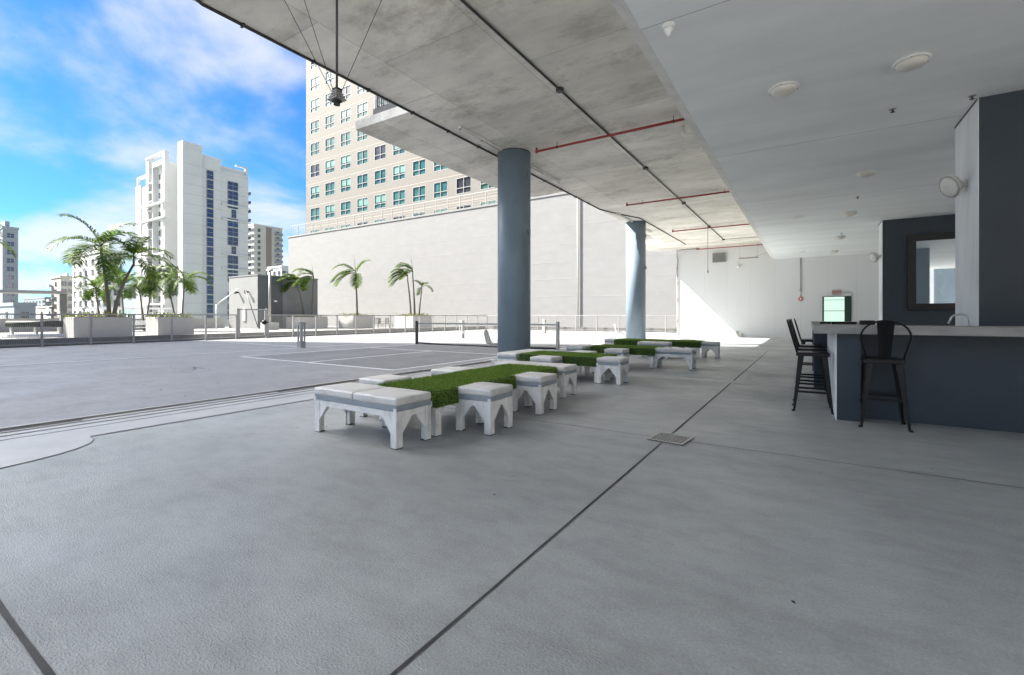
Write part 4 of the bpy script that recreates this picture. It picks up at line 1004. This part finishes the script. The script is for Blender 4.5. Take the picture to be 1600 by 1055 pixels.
# dark patio chairs behind the fence
def patio_chair(c, rz, label):
    t = thing('patio_chair', label, 'chair', c, rz, 'dark patio chairs by the white wall')
    MB().box(-0.28, 0.28, -0.28, 0.28, 0.40, 0.44).build('seat', M['conduit'], t)
    m = MB()
    for k in range(5): m.box(-0.27+k*0.12, -0.23+k*0.12, 0.26, 0.29, 0.45, 0.95)
    m.box(-0.28, 0.28, 0.255, 0.295, 0.95, 1.0); m.build('backrest', M['conduit'], t)
    for sx in (-1, 1): MB().box(sx*0.26-0.02, sx*0.26+0.02, -0.27, -0.23, 0, 0.399).box(sx*0.26-0.02, sx*0.26+0.02, 0.22, 0.254, 0, 0.399).box(sx*0.29-0.02, sx*0.29+0.02, -0.25, 0.25, 0.62, 0.66).build('leg', M['conduit'], t)
for i, px in enumerate((587, 597, 608)): patio_chair(at(px, 49-0.8*i), R(40+70*i), ['left dark patio chair between two palm planters', 'middle dark patio chair between two palm planters', 'right dark patio chair between two palm planters'][i])

# ================================================================== BUILDINGS
YP, YT = 36.0, 41.5
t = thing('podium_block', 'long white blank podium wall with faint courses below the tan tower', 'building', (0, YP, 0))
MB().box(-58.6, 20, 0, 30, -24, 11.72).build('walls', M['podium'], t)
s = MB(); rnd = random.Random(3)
for k in range(7):
    z = 1.3+k*1.52; x = -58.5
    while x < 19:
        w_ = rnd.uniform(1.2, 5.0); za = z+rnd.uniform(-0.05, 0.05); zb2 = za+rnd.uniform(0.04, 0.16); dd = rnd.uniform(0.003, 0.007)
        s.prism([(x, -0.0005, za), (x, -dd, za+0.02), (x, -0.0005, zb2)], (w_*0.97, 0, rnd.uniform(-0.03, 0.03))); x += w_
s.build('plaster_ridges', M['podium'], t)
MB().box(-58.75, 20.1, -0.06, 0.3, 11.721, 11.9).build('coping', M['podium'], t)
MB().tube([(-16.35, -0.12, -2), (-16.35, -0.12, 11.6)], 0.055, 8).build('downpipe', M['galv'], t)
t = thing('roof_railing', 'grey railing along the top of the white podium wall', 'railing', (0, YP+0.3, 11.9))
m = MB().box(-58.5, 19, -0.03, 0.03, 1.35, 1.42); n_ = 48
for k in range(n_+1): x = -58.5+k*77.5/n_; m.box(x-0.03, x+0.03, -0.03, 0.03, 0, 1.349)
m.build('frame', M['galv'], t)
for k in range(4): MB().box(-58.4, 18.9, -0.012, 0.012, 0.28+k*0.27, 0.305+k*0.27).build('cable', M['galv'], t)

def window_proto(w, h, frame_m, pane_m, split=0.36, vm=True, fw=0.07, blind=None, depth=0.12):
    f = MB().box(-w/2, w/2, -0.03, depth, -h/2, -h/2+fw).box(-w/2, w/2, -0.03, depth, h/2-fw, h/2).box(-w/2, -w/2+fw, -0.03, depth, -h/2+fw, h/2-fw).box(w/2-fw, w/2, -0.03, depth, -h/2+fw, h/2-fw)
    zs = -h/2+h*split
    f.box(-w/2+fw, w/2-fw, -0.02, 0.06, zs-fw/2, zs+fw/2)
    if vm: f.box(-fw/2, fw/2, -0.018, 0.05, -h/2+fw, h/2-fw)
    bm_ = f.bm; me_ = bpy.data.meshes.new('window'); bmesh.ops.recalc_face_normals(bm_, faces=bm_.faces[:]); bm_.to_mesh(me_); bm_.free(); me_.materials.append(frame_m)
    p = MB().box(-w/2+fw, w/2-fw, 0.07, 0.1, -h/2+fw, h/2-fw); bm_ = p.bm; mp_ = bpy.data.meshes.new('pane'); bm_.to_mesh(mp_); bm_.free(); mp_.materials.append(pane_m)
    mb_ = None
    if blind:
        p = MB().box(-w/2+fw, w/2-fw, 0.05, 0.068, zs*0.2, h/2-fw); bm_ = p.bm; mb_ = bpy.data.meshes.new('blind'); bm_.to_mesh(mb_); bm_.free(); mb_.materials.append(blind)
    return me_, mp_, mb_
def put_window(protos, parent, loc, rz=0, blind=True):
    o = bpy.data.objects.new('window', protos[0]); COL.objects.link(o); o.parent = parent; o.location = loc; o.rotation_euler = (0, 0, rz)
    q = bpy.data.objects.new('pane', protos[1]); COL.objects.link(q); q.parent = o
    if blind and protos[2]:
        q = bpy.data.objects.new('blind', protos[2]); COL.objects.link(q); q.parent = o
    return o

# tan tower: a wall pierced by window openings
t = thing('tan_tower', 'tan office tower with green windows above the white podium', 'building', (0, YT, 0))
x0w, pitch, zr0, rh, ww, wh = -60.8, 3.46, 13.0, 3.19, 2.2, 1.88
NC, NR = 16, 11
wl_ = MB(); xl, xr, zb_, ztp = -63.0, 8, 11.72, 66
ys0, ys1 = 0, 0.25
wl_.box(xl, x0w-ww/2, ys0, ys1, zb_, ztp)
for c in range(NC):
    xa = x0w+c*pitch
    xb = x0w+(c+1)*pitch-ww/2 if c < NC-1 else xr
    wl_.box(xa+ww/2, xb, ys0, ys1, zb_, ztp)
    for r in range(NR+1):
        za = zb_ if r == 0 else zr0+(r-1)*rh+wh/2
        zc = zr0+r*rh-wh/2 if r < NR else ztp
        wl_.box(xa-ww/2, xa+ww/2, ys0, ys1, za, zc)
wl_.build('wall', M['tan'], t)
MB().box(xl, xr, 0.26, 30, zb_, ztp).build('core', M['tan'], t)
gr = MB()
for r in range(NR): z = zr0+r*rh+wh/2+0.35; gr.box(xl-0.01, xr, -0.004, -0.001, z, z+0.03)
gr.build('reveal_line', mat('tan_joint', (0.5, 0.44, 0.38), 0.8), t)
pr = [window_proto(ww, wh, M['winframe'], M['glassgreen'], 0.36, True, 0.07, M['blind'] if k else None) for k in (0, 1)]
pr.append(window_proto(ww, wh, M['winframe'], M['glassdark'], 0.36, True, 0.07, None))
rnd = random.Random(5); cnt = 0
for r in range(NR):
    for c in range(NC):
        x, z = x0w+c*pitch, zr0+r*rh; u, v = proj((x, YT, z))
        if u > 815 or v < 55+(u-480)*0.52 or cnt >= 99: continue
        put_window(pr[rnd.choices((0, 1, 2), (3, 4, 1))[0]], t, (x, 0.02, z)); cnt += 1

def stack(m, boxes):
    mb_ = MB()
    for b_ in boxes: mb_.box(*b_)
    return mb_
# white tower
t1 = 144.0; c = at(285.5, t1); 
t = thing('white_tower', 'tall white apartment tower with stripes of blue windows', 'building', (c.x, c.y, 0))
# local: corner at origin, body towards -x and +y
D = 20.5; W_ = 43; TOP = 55.6
MB().box(-3.4, 0, 0, 5.6, -24, 56.2).box(-12, -3.401, 3.2, 5.6, -24, 54.6).box(-12, -0.6, 5.601, 11.5, -24, 53.6).build('core_shaft', M['towerwhite'], t)
MB().box(-12, -0.9, 11.501, D, -24, 50.3).build('rear_wing', M['towerwhite'], t)
MB().box(-41, -12.01, 4, D, -24, 48.5).build('left_wing', M['towerwhite'], t)
MB().box(-20.4, -11.51, 0.6, 3.99, -24, 51.8).box(-25, -20.41, 2.6, 3.99, -24, 51.8).box(-26.4, -24.6, -0.4, 2.59, -24, 54.5).box(-20.9, -20.41, -0.6, 2.59, -24, 52.5).box(-12.9, -11.52, -0.6, 0.59, -24, 54.5).box(-26.4, -11.52, -0.6, 0.59, 54.51, 55.2).box(-20.4, -12.91, -0.6, 0.59, 51.0, 52.5).build('front_bay', M['towerwhite'], t)
MB().box(-43, -38.8, 2.2, 3.99, -24, 48.5).box(-35.0, -28.6, 1.6, 3.99, -24, 47.0).build('side_bay', M['towerwhite'], t)
fr = MB()
fr.box(-2.0, -1.5, 11.6, D-0.1, 50.301, 51.9); fr.box(-2, -0.9, 19.6, 20.4, 51.901, 52.2); fr.box(-1.9, -1.0, D-0.8, D-0.1, 50.301, 53.2); fr.box(-1.7, -1.1, 16.5, D-0.1, 52.8, 53.3)
fr.box(-42.8, -27.1, 2.5, 3.2, 51.0, 52.0); fr.box(-42.8, -42.1, 2.5, 3.2, 48.5, 51.0)
fr.build('roof_frame', M['towerwhite'], t)
for z in (38.6, 33.6, 22.0, 17.0, 5.6, 0.8):
    MB().box(-0.899, -0.35, 11.601, D+0.3, z, z+0.45).build('ledge', M['towerwhite'], t)
    MB().box(-26.6, -9.0, -1.6, -0.61, z-0.6, z-0.1).build('ledge', M['towerwhite'], t)
    MB().box(-37, -28.4, 1.2, 2.19, z-4.0, z-3.5).build('ledge', M['towerwhite'], t)
def uy(px):
    r = (px-800)/722.0; ct, st_ = math.cos(TH), math.sin(TH); k_ = (r*ct-st_)/(ct+r*st_)
    return c.x/k_-c.y
ya, yb = uy(324.5), uy(334); yc, yd = uy(358.5), uy(373)
pw = window_proto((yb-ya)*1.12, 2.85, M['winframe'], M['glassblue'], 0.5, False, 0.09, None, 0.3)
pw2 = window_proto((yd-yc)*1.12, 2.85, M['winframe'], M['glassblue'], 0.5, True, 0.09, None, 0.3)
pw3 = window_proto((yd-yc)*0.5, 2.85, M['winframe'], M['glassblue'], 0.5, True, 0.09, None, 0.3)
for k in range(17):
    z = 47.5-k*3.13; put_window(pw, t, (-0.4, (ya+yb)/2, z), R(90))
for k in range(16):
    z = 45.6-k*3.13; nar = (k % 4) == 3
    put_window(pw3 if nar else pw2, t, (-0.72, (yc+yd)/2+(0.3 if nar else 0), z), R(90))
rv = MB()
for k in range(19):
    z = 49.2-k*3.13; rv.box(0.001, 0.04, 0.3, 5.5, z, z+0.12); rv.box(-0.599, -0.56, 5.7, 11.4, z, z+0.12); rv.box(-0.899, -0.86, 11.6, D-0.1, z, z+0.12)
rv.build('floor_reveal', M['towerbeige'], t)
ps = window_proto(1.15, 1.8, M['winframe'], M['glassdark'], 0.5, False, 0.08, None, 0.3)
for k in range(15):
    z = 47.8-k*3.13
    for x in (-18.2, -15.2): put_window(ps, t, (x, 0.5, z))
pb_ = window_proto(2.6, 2.3, M['towergrey'], M['glassdark'], 0.3, True, 0.1, None, 0.3)
for k in range(15):
    z = 47.8-k*3.13; put_window(pb_, t, (-22.7, 2.5, z)); MB().box(-24.55, -20.95, -0.5, 2.58, z-1.7, z-1.35).build('balcony_slab', M['towerwhite'], t)
for x in (-36.3, -41.0+3.0-2.9):
    for k in range(14): put_window(ps, t, (x if x != -40.9 else -37.2, 3.85, 45.5-k*3.13))
for k in range(14): MB().box(-5, -1.2, D+0.001, D+1.1, 44-k*3.13, 44.2-k*3.13).box(-5, -1.2, D+1.0, D+1.1, 44.201-k*3.13, 45.1-k*3.13).build('balcony', M['towergrey'], t)

def simple_tower(label, px0, pxc, px1, tc, ytop, wall, wcols_l, wcols_r, floors, cat='building', name='apartment_tower', gl='glassdark', ww_=1.6, extra=None):
    c = at(pxc, tc); top = H+(495-ytop)/722.0*tc
    # widths from photo columns on the two visible faces
    def ux(px):
        r = (px-800)/722.0; ct, st_ = math.cos(TH), math.sin(TH)
        return (r*ct-st_)/(ct+r*st_)
    wl2 = c.x-ux(px0)*c.y; dp = c.x/ux(px1)-c.y if px1 > pxc else 12
    dp = min(max(dp, 4), 60); wl2 = min(max(wl2, 3), 80)
    t = thing(name, label, cat, (c.x, c.y, 0))
    MB().box(-wl2, 0, 0, dp, -24, top).build('walls', M[wall], t)
    MB().box(-wl2-0.2, 0.2, -0.2, dp+0.2, top, top+0.9).build('parapet', M[wall], t)
    fh = (top+14)/(floors+4); fh = 3.1
    p = window_proto(ww_, 1.8, M['winframe'], M[gl], 0.5, True, 0.09, None, 0.2)
    n = 0
    for r in range(floors):
        z = top-2.4-r*fh
        for k in range(wcols_l):
            if n < 98: put_window(p, t, (-wl2+(k+0.5)*wl2/wcols_l, -0.13, z)); n += 1
        for k in range(wcols_r):
            if n < 98: put_window(p, t, (0.13, (k+0.5)*dp/wcols_r, z), R(90)); n += 1
    if extra: extra(t, wl2, dp, top)
    return t
def ex_balc(t, w, d, top):
    for r in range(18):
        z = top-3.6-r*3.1; MB().box(0.001, 1.5, d*0.72, d*0.98, z, z+0.25).box(1.3, 1.5, d*0.72, d*0.98, z+0.251, z+1.1).build('balcony', M['towergrey'], t)
    MB().box(0.0, 0.3, d*0.42, d*0.6, -24, top-0.01).build('brown_stripe', M['brown'], t)
simple_tower('distant beige tower with a brown stripe right of the white tower', 387, 397, 441, 250, 352, 'towerbeige', 3, 3, 17, extra=ex_balc)
def ex_left(t, w, d, top):
    for r in range(20):
        z = top-3-r*3.1; MB().box(-w*0.98, -w*0.55, -1.4, -0.2, z, z+1.1).build('balcony', M['towergrey'], t)
    MB().box(-w*0.5, -w*0.1, 2, d*0.8, top+0.901, top+4).build('roof_block', M['towergrey'], t)
simple_tower('grey blue tower with balconies cut by the left picture edge', -90, 4, 14, 170, 357, 'towergrey', 5, 1, 16, gl='glassblue', ww_=2.0, extra=ex_left)
def ex_mid(t, w, d, top):
    for r in range(13):
        z = top-3.4-r*3.1
        for k in (0.2, 0.62): MB().box(-w*k-1.6, -w*k+1.6, -1.5, -0.2, z, z+0.22).box(-w*k-1.6, -w*k+1.6, -1.5, -1.4, z+0.221, z+1.1).build('balcony', M['towerwhite'], t)
    MB().box(-w*0.7, -w*0.2, 3, d*0.7, top+0.901, top+3.5).build('roof_block', M['towerwhite'], t)
simple_tower('white mid rise block with balconies directly behind the tall palms', 113, 160, 190, 135, 394, 'towerwhite', 5, 2, 14, extra=ex_mid)
def ex_slim(t, w, d, top):
    for r in range(9):
        z = top-3.4-r*3.1; MB().box(-w-1.2, -w+2.5, -1.3, -0.2, z, z+0.9).build('balcony', M['towerwhite'], t)
    MB().box(-w*0.5, -w*0.1, 2, d*0.7, top+0.901, top+2.2).build('roof_block', M['towerwhite'], t)
simple_tower('slim cream block with stepped balconies left of the palms', 80, 95, 114, 190, 434, 'towerbeige', 1, 2, 9, extra=ex_slim)
simple_tower('low glassy building on the skyline between left tower and cream block', 36, 70, 82, 330, 466, 'towergrey', 7, 2, 4, name='low_building', gl='glassgreen', ww_=4)
simple_tower('low white building beneath the skyline left of the palms', 28, 84, 100, 210, 481, 'towerwhite', 5, 2, 3, name='low_building', ww_=2)
simple_tower('low white roofed block behind the lamp post', 418, 440, 462, 210, 418, 'towerwhite', 3, 3, 6, name='low_building', gl='glassblue')
simple_tower('short grey building at the foot of the left tower', -50, 22, 38, 120, 478, 'towergrey', 4, 1, 2, name='low_building')

# tall neighbour, outside the frame on the left, that throws the deck into shade
t = thing('neighbour_tower', 'tall pale neighbouring tower beyond the left edge that shades the deck', 'building', (-69, -27, 0))
MB().box(-11, 11, -5, 14.2, -24, 88).build('walls', M['towerwhite'], t)
for r in range(26):
    MB().box(11.001, 11.08, -4.5, 13.5, 2+r*3.2, 3.7+r*3.2).build('window_band', M['glassdark'], t)
    MB().box(11.09, 12.2, -4.5, 13.5, 1.0+r*3.2, 1.2+r*3.2).build('balcony', M['towerwhite'], t)
